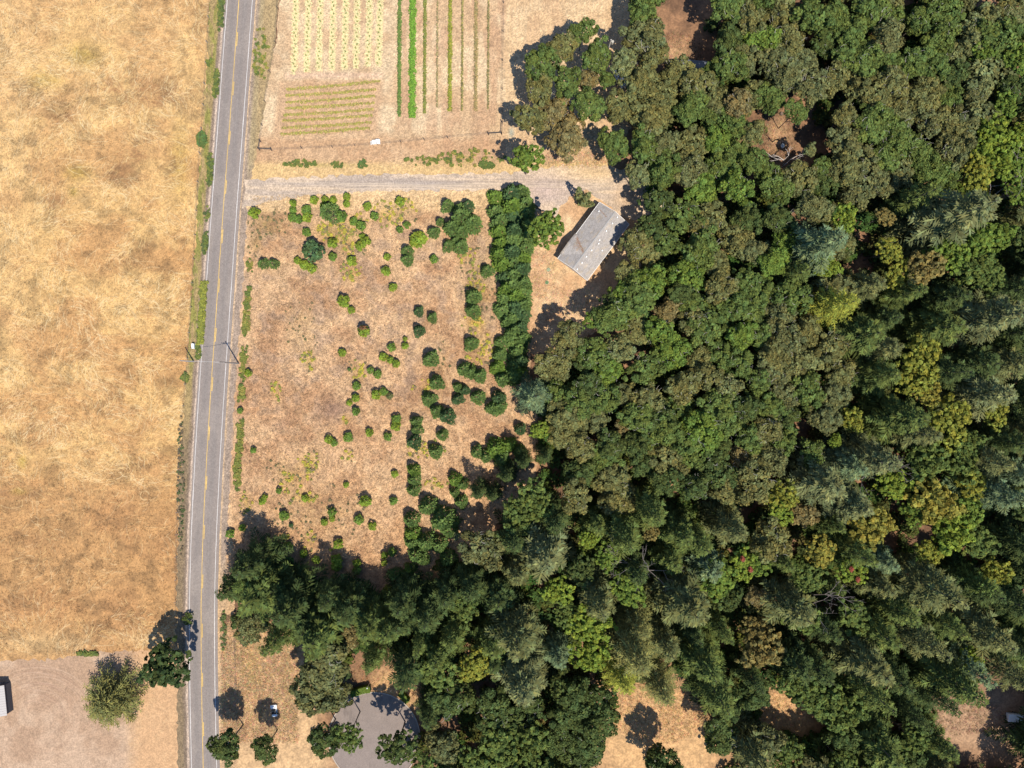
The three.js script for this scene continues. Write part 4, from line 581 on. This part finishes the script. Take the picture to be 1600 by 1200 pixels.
const pA = pole(373.3, 568, 11.6, 'tall brown utility pole with crossarm on the lot side of the road', oldWood, true), pB = pole(303, 565, 7.4, 'shorter brown utility pole on the field side of the road', oldWood, false);
const pC = pole(946.5, 91, 9.2, 'pale utility pole at the edge of the wood near the top', std(0.5, 0.47, 0.44), false);
{ const [x, , z] = at(946.5, 91); const tr = scene.children.find(o => /edge of the wood near the top/.test(o.userData.label || '')); part('transformer', new THREE.CylinderGeometry(0.32, 0.32, 0.95, 14).translate(0.5, 7.9, 0), concrete, tr); }
{ const cur = new THREE.CatmullRomCurve3([0, 0.25, 0.5, 0.75, 1].map(t => new THREE.Vector3(pA[0] + (pB[0] - pA[0]) * t, pA[1] - 0.9 + (pB[1] - 0.2 - pA[1] + 0.9) * t - 0.5 * Math.sin(t * Math.PI), pA[2] + (pB[2] - pA[2]) * t))); const m = part('wire', new THREE.TubeGeometry(cur, 20, 0.035, 5), std(0.55, 0.53, 0.5), scene); tag(m, 'pale overhead wire crossing the road between two poles', 'wire'); }
{ const [x, , z] = at(304, 541), t = thing('roadside_cabinet', 'narrow white utility cabinet on the verge near the shorter pole', 'cabinet', [x, 0, z], 0.1); part('body', box(0.5, 1.0, 1.15, 0, 0.52, 0, 0.03), whiteM, t); part('lid', box(0.58, 0.07, 1.24, 0, 1.06, 0, 0.02), whiteM, t); part('base', box(0.7, 0.08, 1.35, 0, 0.04, 0), concrete, t); }
// ---------------------------------------------------------------- fences
function fence(name, label, pts, gap, h, mat, braces = [], wires = [0.45, 0.85, 1.2]) {       // pts in photo pixels: round posts with strung wires
  const t = thing(name, label, 'fence'), P_ = pts.map(p => at(...p)), spots = [];
  for (let k = 0; k + 1 < P_.length; k++) { const [a, b] = [P_[k], P_[k + 1]], n = Math.max(1, Math.round(Math.hypot(b[0] - a[0], b[2] - a[2]) / gap)); for (let q = 0; q < n + (k === P_.length - 2 ? 1 : 0); q++) spots.push([a[0] + (b[0] - a[0]) * q / n, a[2] + (b[2] - a[2]) * q / n]); }
  const pg = new THREE.CylinderGeometry(0.07, 0.08, h, 7).translate(0, h / 2, 0); spots.forEach(([x, z], i) => { const p = part('post', pg, mat, t); p.position.set(x, 0, z); p.rotation.set(0.05 * Math.sin(i * 7), i, 0.06 * Math.cos(i * 5)); });
  for (const y of wires) part('wire', merge(spots.slice(1).map(([x, z], i) => bar([spots[i][0], y * h / 1.25, spots[i][1]], [x, y * h / 1.25, z], 0.012, 0.012, 4))), darkMetal, t);
  for (const [a, b] of braces) { const A = at(...a), B = at(...b); part('brace_rail', bar([A[0], h * 0.82, A[2]], [B[0], h * 0.82, B[2]], 0.075, 0.075, 7), mat, t); for (const q of [A, B]) part('brace_post', bar([q[0], 0, q[2]], [q[0], h * 1.12, q[2]], 0.12, 0.11, 8), mat, t); }
}
fence('wire_fence', 'thin post and wire fence along the edge of the golden field', [[331, -50], [325, 67], [319, 165], [313, 240], [308, 330], [300, 480], [291, 600], [282, 700], [278.5, 800], [276, 940], [276, 1010]], 6, 1.25, oldWood);
fence('garden_fence', 'dark post and wire fence around the garden plot, braced at its corners', [[438, -40], [431, 67], [415, 160], [406, 234], [425, 235], [520, 231], [590, 226], [700, 216], [764, 210], [784, 209], [785, 140], [788, -40]], 7, 1.5, woodM, [[[406, 234.5], [425, 235.5]], [[764, 211], [784, 210]], [[784, 210], [785, 192]], [[406, 234], [408, 222]]]);
fence('wire_fence', 'short leaning post and wire fence below the big roadside conifer', [[368, 990], [369, 1040], [371, 1092], [372, 1180]], 5, 1.25, oldWood);
// ---------------------------------------------------------------- garden crops
{
  const r = rng(616);
  function rowOf(label, pts, w, h, cols, dens, group, leaf = 0.14) { // one planted row: many little leaves along a line of photo pixels
    const L = new Leaves(), P_ = pts.map(p => at(...p)), o = P_[0]; let len = 0; for (let k = 1; k < P_.length; k++) len += Math.hypot(P_[k][0] - P_[k - 1][0], P_[k][2] - P_[k - 1][2]);
    for (let k = 0; k < len * dens; k++) { const q = r() * (P_.length - 1), i = Math.floor(q), f = q - i, a = P_[i], b = P_[i + 1], clump = 0.5 + fbm((i + f) * 14, 1, Math.round(w * 100), 2), off = (r() + r() - 1) * w * 0.85 * clump, d = unit(b[0] - a[0], 0, b[2] - a[2]), y = h * (0.15 + 0.8 * r() * (1 - Math.abs(off) / w)) * clump, n = unit((r() - 0.5) * 1.6, 0.9, (r() - 0.5) * 1.6), [u, v] = frame(n, r), s = leaf * (0.6 + 0.8 * r()), c = cols[Math.floor(r() * cols.length)], t = tint(r, 0.5, 0.15);
      L.quad(a[0] + (b[0] - a[0]) * f - d[2] * off - o[0], Math.max(0.05, y), a[2] + (b[2] - a[2]) * f + d[0] * off - o[2], u.map(x => x * s), v.map(x => x * s * 0.7), [c[0] * t[0], c[1] * t[1], c[2] * t[2]]); }
    const t = thing('crop_row', label, 'crop row', o, 0, group); part('plants', L.geometry(), cropM, t);
  }
  const cropM = new THREE.MeshStandardMaterial({ vertexColors: true, roughness: 1, side: THREE.DoubleSide });
  const nth = ['nearest the road', 'second from the road', 'third from the road', 'fourth from the road', 'fifth from the road', 'sixth from the road', 'seventh from the road', 'farthest from the road'];
  const X0 = [459.5, 479.5, 498, 518.5, 538, 556, 575, 591.5];
  X0.forEach((x, i) => { const y1 = [116, 113, 111, 110, 109, 107, 105, 104][i], g = thing('crop_row', `pale yellow mulched bed dotted with green plants, ${nth[i]} at the top`, 'crop row', at(x + 4, -50), 0, 'yellow mulched beds'); const o = at(x + 4, -50);
    const strip = new Leaves(), dots = new Leaves(), A = o, Bq = at(x, y1), len = Bq[2] - A[2];
    for (let k = 0; k < len * 60; k++) { const f = r(), off = (r() + r() - 1) * 0.98, n = unit((r() - 0.5), 1.3, (r() - 0.5)), [u, v] = frame(n, r), s = 0.15 * (0.6 + 0.8 * r()), t = tint(r, 0.35, 0.1); strip.quad((Bq[0] - A[0]) * f + off, 0.05 + 0.1 * r(), len * f, u.map(q => q * s), v.map(q => q * s * 0.6), [0.56 * t[0], 0.48 * t[1], 0.25 * t[2]]); }
    for (let d = 0; d < len; d += 0.95) for (let q = 0; q < 7; q++) { const n = unit(r() - 0.5, 0.8, r() - 0.5), [u, v] = frame(n, r), s = 0.11 * (0.6 + 0.8 * r()), t = tint(r, 0.5, 0.2); dots.quad((Bq[0] - A[0]) * d / len + ((d * 1.05 & 1) - 0.5) * 0.35 + (r() - 0.5) * 0.4, 0.14 + 0.3 * r(), d + (r() - 0.5) * 0.4, u.map(e => e * s), v.map(e => e * s * 0.7), [0.18 * t[0], 0.2 * t[1], 0.06 * t[2]]); }
    part('straw_mulch', strip.geometry(), cropM, g); part('plants', dots.geometry(), cropM, g); });
  const up = ['topmost', 'second from the top', 'third from the top', 'fourth from the top', 'fifth from the top', 'sixth from the top', 'seventh from the top', 'lowest'];
  [[448, 140, 594, 127], [446, 150, 588, 140], [446, 160.5, 586, 150], [446, 169.5, 586, 160.5], [443, 180, 584, 171], [441, 189, 582, 180.5], [440, 200, 581, 191.5], [438, 210, 578, 200]].forEach(([a, b, c, d], i) => rowOf(`low olive green crop row in the brown block, ${up[i]}`, [[a, b], [(a + c) / 2, (b + d) / 2 + 1], [c, d]], 0.5, 0.35, [[0.3, 0.27, 0.06], [0.24, 0.24, 0.05], [0.36, 0.27, 0.1]], 32, 'low olive rows', 0.13));
  for (const [x, y1, w, h, cols, dn, lab] of [[624, 182, 0.65, 0.9, [[0.1, 0.17, 0.035], [0.13, 0.17, 0.04]], 60, 'narrow dark green trellised crop row left of the widest one'], [644.5, 185, 1.15, 1.3, [[0.11, 0.24, 0.025], [0.15, 0.27, 0.03]], 110, 'widest bright green crop row in the garden'], [663.5, 177, 0.5, 0.7, [[0.2, 0.21, 0.04], [0.16, 0.18, 0.05]], 44, 'thin yellow green crop row right of the widest one'], [683, 168, 0.25, 0.5, [[0.28, 0.24, 0.1], [0.22, 0.18, 0.09]], 14, 'sparse straw coloured crop row between two greener ones'], [703, 174, 0.6, 0.8, [[0.26, 0.25, 0.035], [0.2, 0.22, 0.035]], 62, 'solid yellow crop row in the right half of the garden'], [722, 174, 0.35, 0.6, [[0.27, 0.24, 0.07], [0.2, 0.17, 0.07]], 22, 'thin yellowish crop row right of the solid yellow one'], [743, 174, 0.6, 0.5, [[0.3, 0.22, 0.09], [0.24, 0.2, 0.08]], 36, 'wide brownish crop row near the right garden fence'], [762.5, 170, 0.35, 0.5, [[0.26, 0.21, 0.08], [0.16, 0.15, 0.06]], 20, 'thin faded crop row beside the right garden fence']])
    rowOf(lab, [[x + 1, -50], [x + 0.5, 60], [x, y1]], w, h, cols, dn, null, 0.15);
  // white farm table
  const [x, , z] = at(587, 222, 0.8), t = thing('farm_table', 'white slatted farm table standing on the dry garden edge', 'table', [x, 0, z], 0.06);
  for (let k = 0; k < 5; k++) part('plank', box(2.0, 0.045, 0.19, 0.1, 0.88, -0.42 + k * 0.21, 0.01), whiteM, t);
  for (const sx of [-0.75, 0.95]) for (const sz of [-0.38, 0.38]) part('leg', box(0.08, 0.86, 0.08, sx, 0.43, sz), whiteM, t);
  part('back_shelf', box(0.9, 0.3, 0.3, 0.55, 1.06, -0.45, 0.02), whiteM, t); part('crossbar', box(1.7, 0.07, 0.05, 0.1, 0.35, 0), oldWood, t); part('side_board', box(0.3, 0.04, 1.0, -1.2, 0.5, 0.05, 0.01), std(0.6, 0.58, 0.55), t);
}
// ---------------------------------------------------------------- yard pieces, shed, clearing, turning circle
const bareTree = (seed, h, spread, r0, depth = 3) => { const r = rng(seed), list = []; const grow = (a, d, len, rad, k) => { const b = [a[0] + d[0] * len, a[1] + d[1] * len, a[2] + d[2] * len]; list.push(bar(a, b, rad, rad * 0.65, 6)); if (!k) return; const n = 2 + (r() < 0.5 ? 1 : 0); for (let q = 0; q < n; q++) { const e = unit(d[0] + (r() - 0.5) * spread * 2, d[1] * 0.8 + (r() - 0.35) * 0.6, d[2] + (r() - 0.5) * spread * 2); grow(b, e, len * (0.55 + 0.3 * r()), rad * 0.6, k - 1); } }; grow([0, 0, 0], unit((r() - 0.5) * 0.3, 1, (r() - 0.5) * 0.3), h * 0.4, r0, depth); return merge(list); };
for (const [px, py, tilt, lab] of [[857, 421.5, 1, 'pale green round access lid in the lawn, nearer the house corner'], [854.5, 441.5, 0, 'dark green round access lid in the lawn, farther from the house']]) { const [x, , z] = at(px, py), t = thing('access_lid', lab, 'lid', [x, 0, z]); part('rim', new THREE.LatheGeometry([[0, 0.02], [0.5, 0.02], [0.52, 0.1], [0.44, 0.13], [0.4, 0.12]].map(p => new THREE.Vector2(...p)), 24), std(0.3, 0.3, 0.2), t); part('cover', new THREE.CylinderGeometry(0.4, 0.42, 0.16, 24).translate(0, 0.1, 0), tilt ? std(0.24, 0.3, 0.18) : std(0.1, 0.17, 0.07), t); }
function bare(name, label, px, py, seed, h, spread, r0, mat, depth, cat = 'dead tree') { const [x, , z] = at(px, py), t = thing(name, label, cat, [x, 0, z]); part('branches', bareTree(seed, h, spread, r0, depth), mat, t); return t; }
bare('bare_sapling', 'thin leafless sapling beside the lower left house wall', 883, 424, 5, 2.6, 0.9, 0.035, woodM, 3, 'sapling');
bare('dead_tree', 'bleached dead tree with long bare branches in the tan clearing', 1214, 268, 14, 10, 0.75, 0.22, std(0.55, 0.48, 0.42), 4);
bare('dead_tree', 'dark broken snag standing at the left edge of the tan clearing', 1207, 222, 9, 6, 0.6, 0.16, woodM, 3);
for (const [px, py, s, lab] of [[994, 890, 3, 'grey dead tree with bare twigs amid dark conifers'], [1358, 752, 4, 'pinkish grey bare crown among the lower right conifers'], [1562, 310, 6, 'pale bare bush beside the black gap, upper right'], [1288, 942, 7, 'small pale leafless tree at the edge of a dark gap']]) { const w = at(px, py, 10), t = thing('dead_tree', lab, 'dead tree', [w[0], 0, w[2]]); part('branches', bareTree(s, 16, 0.8, 0.2, 5), greyBark, t); }
{ // young tree with thin leaves by the drive: two sparse plumes
  const w = at(907, 313), t = thing('sapling_tree', 'slender sparse leaved young tree between the drive and the house', 'tree', [w[0], 0, w[2]]), r = rng(191), L = new Leaves(), st = [];
  for (const [dx, dz, h, n] of [[-0.5, -0.3, 5.2, 170], [0.7, 0.1, 4.6, 150], [0.1, 0.8, 3.4, 130], [1.2, 0.9, 2.6, 110]]) { st.push(bar([0, 0, 0], [dx, h * 0.5, dz], 0.07, 0.045, 5), bar([dx, h * 0.5, dz], [dx * 1.5, h, dz * 1.5], 0.045, 0.012, 5)); for (let k = 0; k < n; k++) { const f = 0.25 + 0.75 * r(), q = 0.8 * (1.15 - f) * Math.sqrt(r()) + 0.12, a = r() * 6.283, m = f < 0.5 ? f * 2 : 1 + (f - 0.5), nn = unit(r() - 0.5, 0.7, r() - 0.5), [u, v] = frame(nn, r), s = 0.13 * (0.6 + 0.8 * r()); L.quad(dx * m + Math.cos(a) * q, h * f, dz * m + Math.sin(a) * q, u.map(e => e * s), v.map(e => e * s * 0.7), tint(r, 0.6, 0.3)); } }
  part('stems', merge(st), barkMat, t); part('foliage', L.geometry(), leafMat('pale'), t); t.scale.setScalar(1.5);
}
{ const [x, , z] = at(1222, 228), g = new THREE.IcosahedronGeometry(0.5, 2), p = g.attributes.position; for (let i = 0; i < p.count; i++) { const k = 0.85 + 0.3 * noise(p.getX(i) * 3 + 5, p.getY(i) * 3 + p.getZ(i) * 2 + 5, 3); p.setXYZ(i, p.getX(i) * k, p.getY(i) * k * 0.6, p.getZ(i) * k * 1.25); } g.computeVertexNormals(); const m = new THREE.Mesh(g, std(0.7, 0.67, 0.6)); m.name = 'boulder'; m.position.set(x, 0.22, z); scene.add(shade(m)); tag(m, 'pale rounded boulder on the bare soil of the clearing', 'rock'); }
{ const [x, , z] = at(1221, 178), t = thing('tree_stump', 'dark cut tree stump near the top of the tan clearing', 'stump', [x, 0, z]); part('stump', new THREE.CylinderGeometry(0.42, 0.55, 0.4, 12).translate(0, 0.2, 0), barkMat, t); part('cut_face', new THREE.CylinderGeometry(0.36, 0.36, 0.02, 12).translate(0, 0.41, 0), std(0.16, 0.11, 0.08), t); }
function shed(name, label, px, py, w, d, eh, rh, turn, roofMat, wallMat, h0) { // gabled building with its ridge along local z
  const [x, , z] = at(px, py, h0 ?? eh), t = thing(name, label, 'shed', [x, 0, z], turn), sp = new THREE.Shape([[-w / 2 + 0.2, 0], [w / 2 - 0.2, 0], [w / 2 - 0.2, eh - 0.08], [0, rh - 0.12], [-w / 2 + 0.2, eh - 0.08]].map(p => new THREE.Vector2(...p))), g = new THREE.ExtrudeGeometry(sp, { depth: d - 0.4, bevelEnabled: false }); g.translate(0, 0, -d / 2 + 0.2); part('wall', g, wallMat, t);
  const roof = new THREE.Group(); roof.name = 'roof'; t.add(roof); const a = Math.atan2(rh - eh, w / 2), l = Math.hypot(w / 2, rh - eh);
  for (const s of [-1, 1]) { const q = box(l, 0.08, d, 0, 0, 0); q.rotateZ(-s * a); q.translate(s * w / 4, (eh + rh) / 2, 0); part('roof_slope', q, roofMat, roof); for (let k = -d / 2 + 0.3; k < d / 2; k += 0.6) { const b = box(l, 0.04, 0.06, 0, 0.055, 0); b.rotateZ(-s * a); b.translate(s * w / 4, (eh + rh) / 2, k); part('roof_seam', b, roofMat, roof); } }
  part('ridge_cap', box(0.3, 0.05, d + 0.04, 0, rh + 0.05, 0, 0.02), roofMat, roof); part('door', box(1.6, 2, 0.08, 0, 1.02, -d / 2 + 0.18), std(0.12, 0.11, 0.11), t); return t;
}
{
  const lightRoof = std(0.4, 0.37, 0.35, 0.7), darkWall = std(0.045, 0.042, 0.05);
  shed('shed', 'low dark walled shed with a light grey roof on the dirt yard', -9, 1096, 5.6, 7.4, 2.5, 3.0, 0.1, lightRoof, darkWall);
  shed('shed', 'dark grey shed roof half hidden under trees near the top', 1076, 107, 4.2, 9, 2.6, 3.4, 1.5, std(0.12, 0.13, 0.16, 0.7), std(0.1, 0.1, 0.12));
}
{ // trimmed hedges by the turning circle: leafy boxes along a bent line
  const hedge = (label, pts, w, h, seed) => { const r = rng(seed), P_ = pts.map(p => at(...p)), o = P_[0], L = new Leaves(); let tot = 0; for (let k = 1; k < P_.length; k++) tot += Math.hypot(P_[k][0] - P_[k - 1][0], P_[k][2] - P_[k - 1][2]);
    for (let k = 0; k < tot * 520; k++) { const q = r() * (P_.length - 1), i = Math.floor(q), f = q - i, a = P_[i], b = P_[i + 1], d = unit(b[0] - a[0], 0, b[2] - a[2]), face = r(); let off, y; if (face < 0.5) { off = (r() - 0.5) * w; y = h * (0.95 + 0.07 * r()); } else { off = (face < 0.75 ? -0.5 : 0.5) * w * (0.92 + 0.1 * r()); y = h * r(); } const end = (i + f < 0.04 || i + f > P_.length - 1.04) ? 0.85 : 1; const nn = unit((r() - 0.5) + (face >= 0.5 ? -d[2] * Math.sign(off) : 0), face < 0.5 ? 1 : 0.3, (r() - 0.5) + (face >= 0.5 ? d[0] * Math.sign(off) : 0)), [u, v] = frame(nn, r), s = 0.085 * (0.6 + 0.8 * r()); L.quad(a[0] + (b[0] - a[0]) * f - d[2] * off * end - o[0], y, a[2] + (b[2] - a[2]) * f + d[0] * off * end - o[2], u.map(e => e * s), v.map(e => e * s * 0.8), tint(r, 0.4, 0.15)); }
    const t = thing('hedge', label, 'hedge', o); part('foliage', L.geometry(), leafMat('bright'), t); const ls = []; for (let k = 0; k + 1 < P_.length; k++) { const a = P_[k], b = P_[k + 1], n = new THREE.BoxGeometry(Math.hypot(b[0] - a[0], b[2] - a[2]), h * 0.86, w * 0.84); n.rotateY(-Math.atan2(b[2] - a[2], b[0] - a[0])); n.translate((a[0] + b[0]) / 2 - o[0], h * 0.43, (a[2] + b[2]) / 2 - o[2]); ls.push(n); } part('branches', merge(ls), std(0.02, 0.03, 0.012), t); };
  hedge('longer trimmed bright green hedge beside the paved turning circle', [[550, 1081], [558, 1078], [570, 1074.5], [580, 1073]], 1.5, 1.7, 71); hedge('shorter trimmed bright green hedge right of the paved turning circle', [[625.5, 1079], [632, 1085.5], [638.5, 1093]], 1.3, 1.6, 73);
  const sign = (px, py, h, label, turn, mat) => { const [x, , z] = at(px, py), t = thing('sign_post', label, 'sign', [x, 0, z], turn); part('post', bar([0, 0, 0], [0, h, 0], 0.07, 0.06, 8), mat, t); part('sign_plate', box(0.75, 0.5, 0.04, 0, h - 0.3, 0.09, 0.01), std(0.25, 0.2, 0.16), t); };
  sign(612.5, 1073, 2.2, 'dark sign post between the two trimmed hedges', 0.8, woodM); sign(652.5, 1100, 1.8, 'dark sign post beyond the shorter hedge', 1.2, woodM);
  const [x, , z] = at(578, 1066), t = thing('lamp_post', 'thin white lamp post behind the longer trimmed hedge', 'lamp post', [x, 0, z]); part('post', bar([0, 0, 0], [0, 3.2, 0], 0.05, 0.04, 8), whiteM, t); part('lamp_head', new THREE.LatheGeometry([[0, 0.3], [0.14, 0.24], [0.16, 0.05], [0.06, 0]].map(p => new THREE.Vector2(...p)), 10).translate(0, 3.2, 0), whiteM, t);
}
// ---------------------------------------------------------------- vehicles glimpsed under the trees
const tyreM = std(0.02, 0.02, 0.02), glassM = std(0.03, 0.04, 0.05, 0.1), chromeM = std(0.5, 0.5, 0.5, 0.3, { metalness: 0.8 });
function wheels(t, xs, zs, r = 0.34) { for (const x of xs) for (const z of zs) { const w = part('wheel', new THREE.Group() && new THREE.TorusGeometry(r - 0.09, 0.1, 8, 18).rotateY(Math.PI / 2).translate(x, r, z), tyreM, t); part('rim', new THREE.CylinderGeometry(r - 0.12, r - 0.12, 0.1, 14).rotateZ(Math.PI / 2).translate(x, r, z), chromeM, w); } }
function car(label, px, py, turn, color, profile, len, wid, cat, name) { // body pushed out from a side profile (local z = length)
  const [x, , z] = at(px, py, 1.2), t = thing(name, label, cat, [x, 0, z], turn), sp = new THREE.Shape(profile.map(p => new THREE.Vector2(p[0] * len, p[1]))), paint = new THREE.MeshPhysicalMaterial({ color: new THREE.Color().setRGB(...color), roughness: 0.35, clearcoat: 0.6, clearcoatRoughness: 0.15 });
  const g = new THREE.ExtrudeGeometry(sp, { depth: wid - 0.16, bevelEnabled: true, bevelSize: 0.08, bevelThickness: 0.08, bevelSegments: 2 }); g.translate(0, 0, -wid / 2 + 0.08); g.rotateY(Math.PI / 2); part('body', g, paint, t); return t;
}
{
  const sedan = [[-0.5, 0.35], [0.5, 0.35], [0.5, 0.7], [0.47, 0.85], [0.26, 0.95], [0.1, 1.38], [-0.2, 1.42], [-0.36, 1.0], [-0.49, 0.92]];
  let t = car('blue grey car parked under the trees at the top', 1143, 62, 0.2, [0.2, 0.25, 0.36], sedan, 4.5, 1.75, 'car', 'parked_car');
  part('windscreen', box(1.45, 0.03, 0.72, 0, 0, 0).rotateX(-0.56).translate(0, 1.235, -0.82), glassM, t); part('rear_window', box(1.4, 0.03, 0.6, 0, 0, 0).rotateX(0.56).translate(0, 1.27, 1.32), glassM, t); for (const s of [-1, 1]) { part('side_window', box(0.03, 0.3, 1.5, s * 0.89, 1.14, 0.25), glassM, t); part('headlight', box(0.35, 0.14, 0.06, s * 0.6, 0.72, -2.3), whiteM, t); } wheels(t, [-0.78, 0.78], [-1.4, 1.35]);
  const van = [[-0.5, 0.4], [0.5, 0.4], [0.5, 0.95], [0.42, 1.15], [0.3, 1.95], [0.26, 2.05], [-0.48, 2.05], [-0.5, 1.95]];
  t = car('white van partly hidden beneath the oaks near the top', 970, 121, 0.5, [0.75, 0.76, 0.8], van, 4.6, 1.85, 'van', 'parked_van');
  part('windscreen', box(1.6, 0.03, 0.9, 0, 0, 0).rotateX(-0.98).translate(0, 1.58, -1.72), glassM, t); for (const s of [-1, 1]) part('side_window', box(0.03, 0.42, 1.1, s * 0.94, 1.5, -0.8), glassM, t); wheels(t, [-0.8, 0.8], [-1.5, 1.4]);
  // small white utility cart in a tree's shade
  { const [x, , z] = at(428, 1110.5, 0.8), c = thing('utility_cart', 'small white open utility cart half in tree shade on dry grass', 'cart', [x, 0, z], 0.12), w = whiteM;
    part('hood', box(1.25, 0.42, 0.95, 0, 0.72, -0.95, 0.12), w, c); part('floor_pan', box(1.3, 0.14, 2.5, 0, 0.42, 0.15, 0.05), w, c); part('windshield', box(1.15, 0.03, 0.62, 0, 0, 0).rotateX(-1.0).translate(0, 1.12, -0.3), glassM, c); for (const s of [-1, 1]) { part('seat', box(0.5, 0.18, 0.5, s * 0.3, 0.72, 0.45, 0.06), tyreM, c); part('seat_back', box(0.48, 0.42, 0.1, s * 0.3, 0.98, 0.72, 0.04), tyreM, c); part('roof_bar', bar([s * 0.58, 0.85, -0.55], [s * 0.55, 1.55, 0.05], 0.03), w, c); part('fender', box(0.28, 0.12, 0.75, s * 0.64, 0.74, -1.0, 0.05), w, c); } part('cargo_bed', box(1.2, 0.3, 0.6, 0, 0.72, 1.15, 0.04), w, c); wheels(c, [-0.62, 0.62], [-0.98, 0.98], 0.3); }
  { const [x, , z] = at(1585, 1121, 1), c = thing('trailer', 'white trailer showing below a dark tree in the bottom right corner', 'trailer', [x, 0, z], 1.5); part('body', box(1.9, 1.1, 3.6, 0, 1.05, 0, 0.12), whiteM, c); part('drawbar', bar([0, 0.5, -1.8], [0, 0.48, -3.1], 0.06), darkMetal, c); part('stripe', box(1.93, 0.08, 3.5, 0, 0.8, 0), std(0.3, 0.3, 0.32), c); wheels(c, [-0.98, 0.98], [0.2]); }
}
// small dead tufts and twiggy clumps on the lot
{
  const geo = bareTree(301, 0.9, 1.1, 0.025, 4), base = []; const spots = [[614, 438], [610, 605], [405, 718], [393, 722], [515, 788], [478, 808], [485, 825], [475, 843], [442, 837], [422, 836], [488, 750], [478, 755], [456, 756], [497, 732], [520, 711], [571, 558], [560, 552], [580, 526], [570, 537], [601, 568], [556, 634], [621, 512], [626, 493], [543, 568], [567, 606], [512, 663], [391, 668], [386, 686], [533, 690], [403, 785], [393, 788], [519, 786], [442, 705], [573, 455], [470, 385], [641, 425], [632, 422]];
  const mats = [std(0.14, 0.1, 0.085), std(0.2, 0.16, 0.14)]; let first = null; const list = [];
  spots.forEach(([px, py], i) => { const [x, , z] = at(px, py); let t; if (!first) { t = first = thing('dead_shrub', '', 'shrub', [x, 0, z], 0, 'dead twiggy shrubs on the lot'); part('twigs', geo, mats[0], t); } else { t = first.clone(); t.name = numbered('dead_shrub'); scene.add(t); t.children[0].material = mats[i & 1]; } const s = i < 2 ? 1.2 : 0.7 + 0.5 * hash(i, 3, 4); t.position.set(x, 0, z); t.rotation.y = i; t.scale.set(s * 1.3, s, s * 1.3); list.push({ px, py, word: i < 2 ? 'rounded grey twiggy shrub' : i & 1 ? 'small greyish twiggy shrub' : 'small dark twiggy shrub', set: l => t.userData.label = l }); });
  labelAll(list, LOT_ANCHORS.filter(a => a[0] !== 605), 'dead shrub');
}
renderer.render(scene, camera);
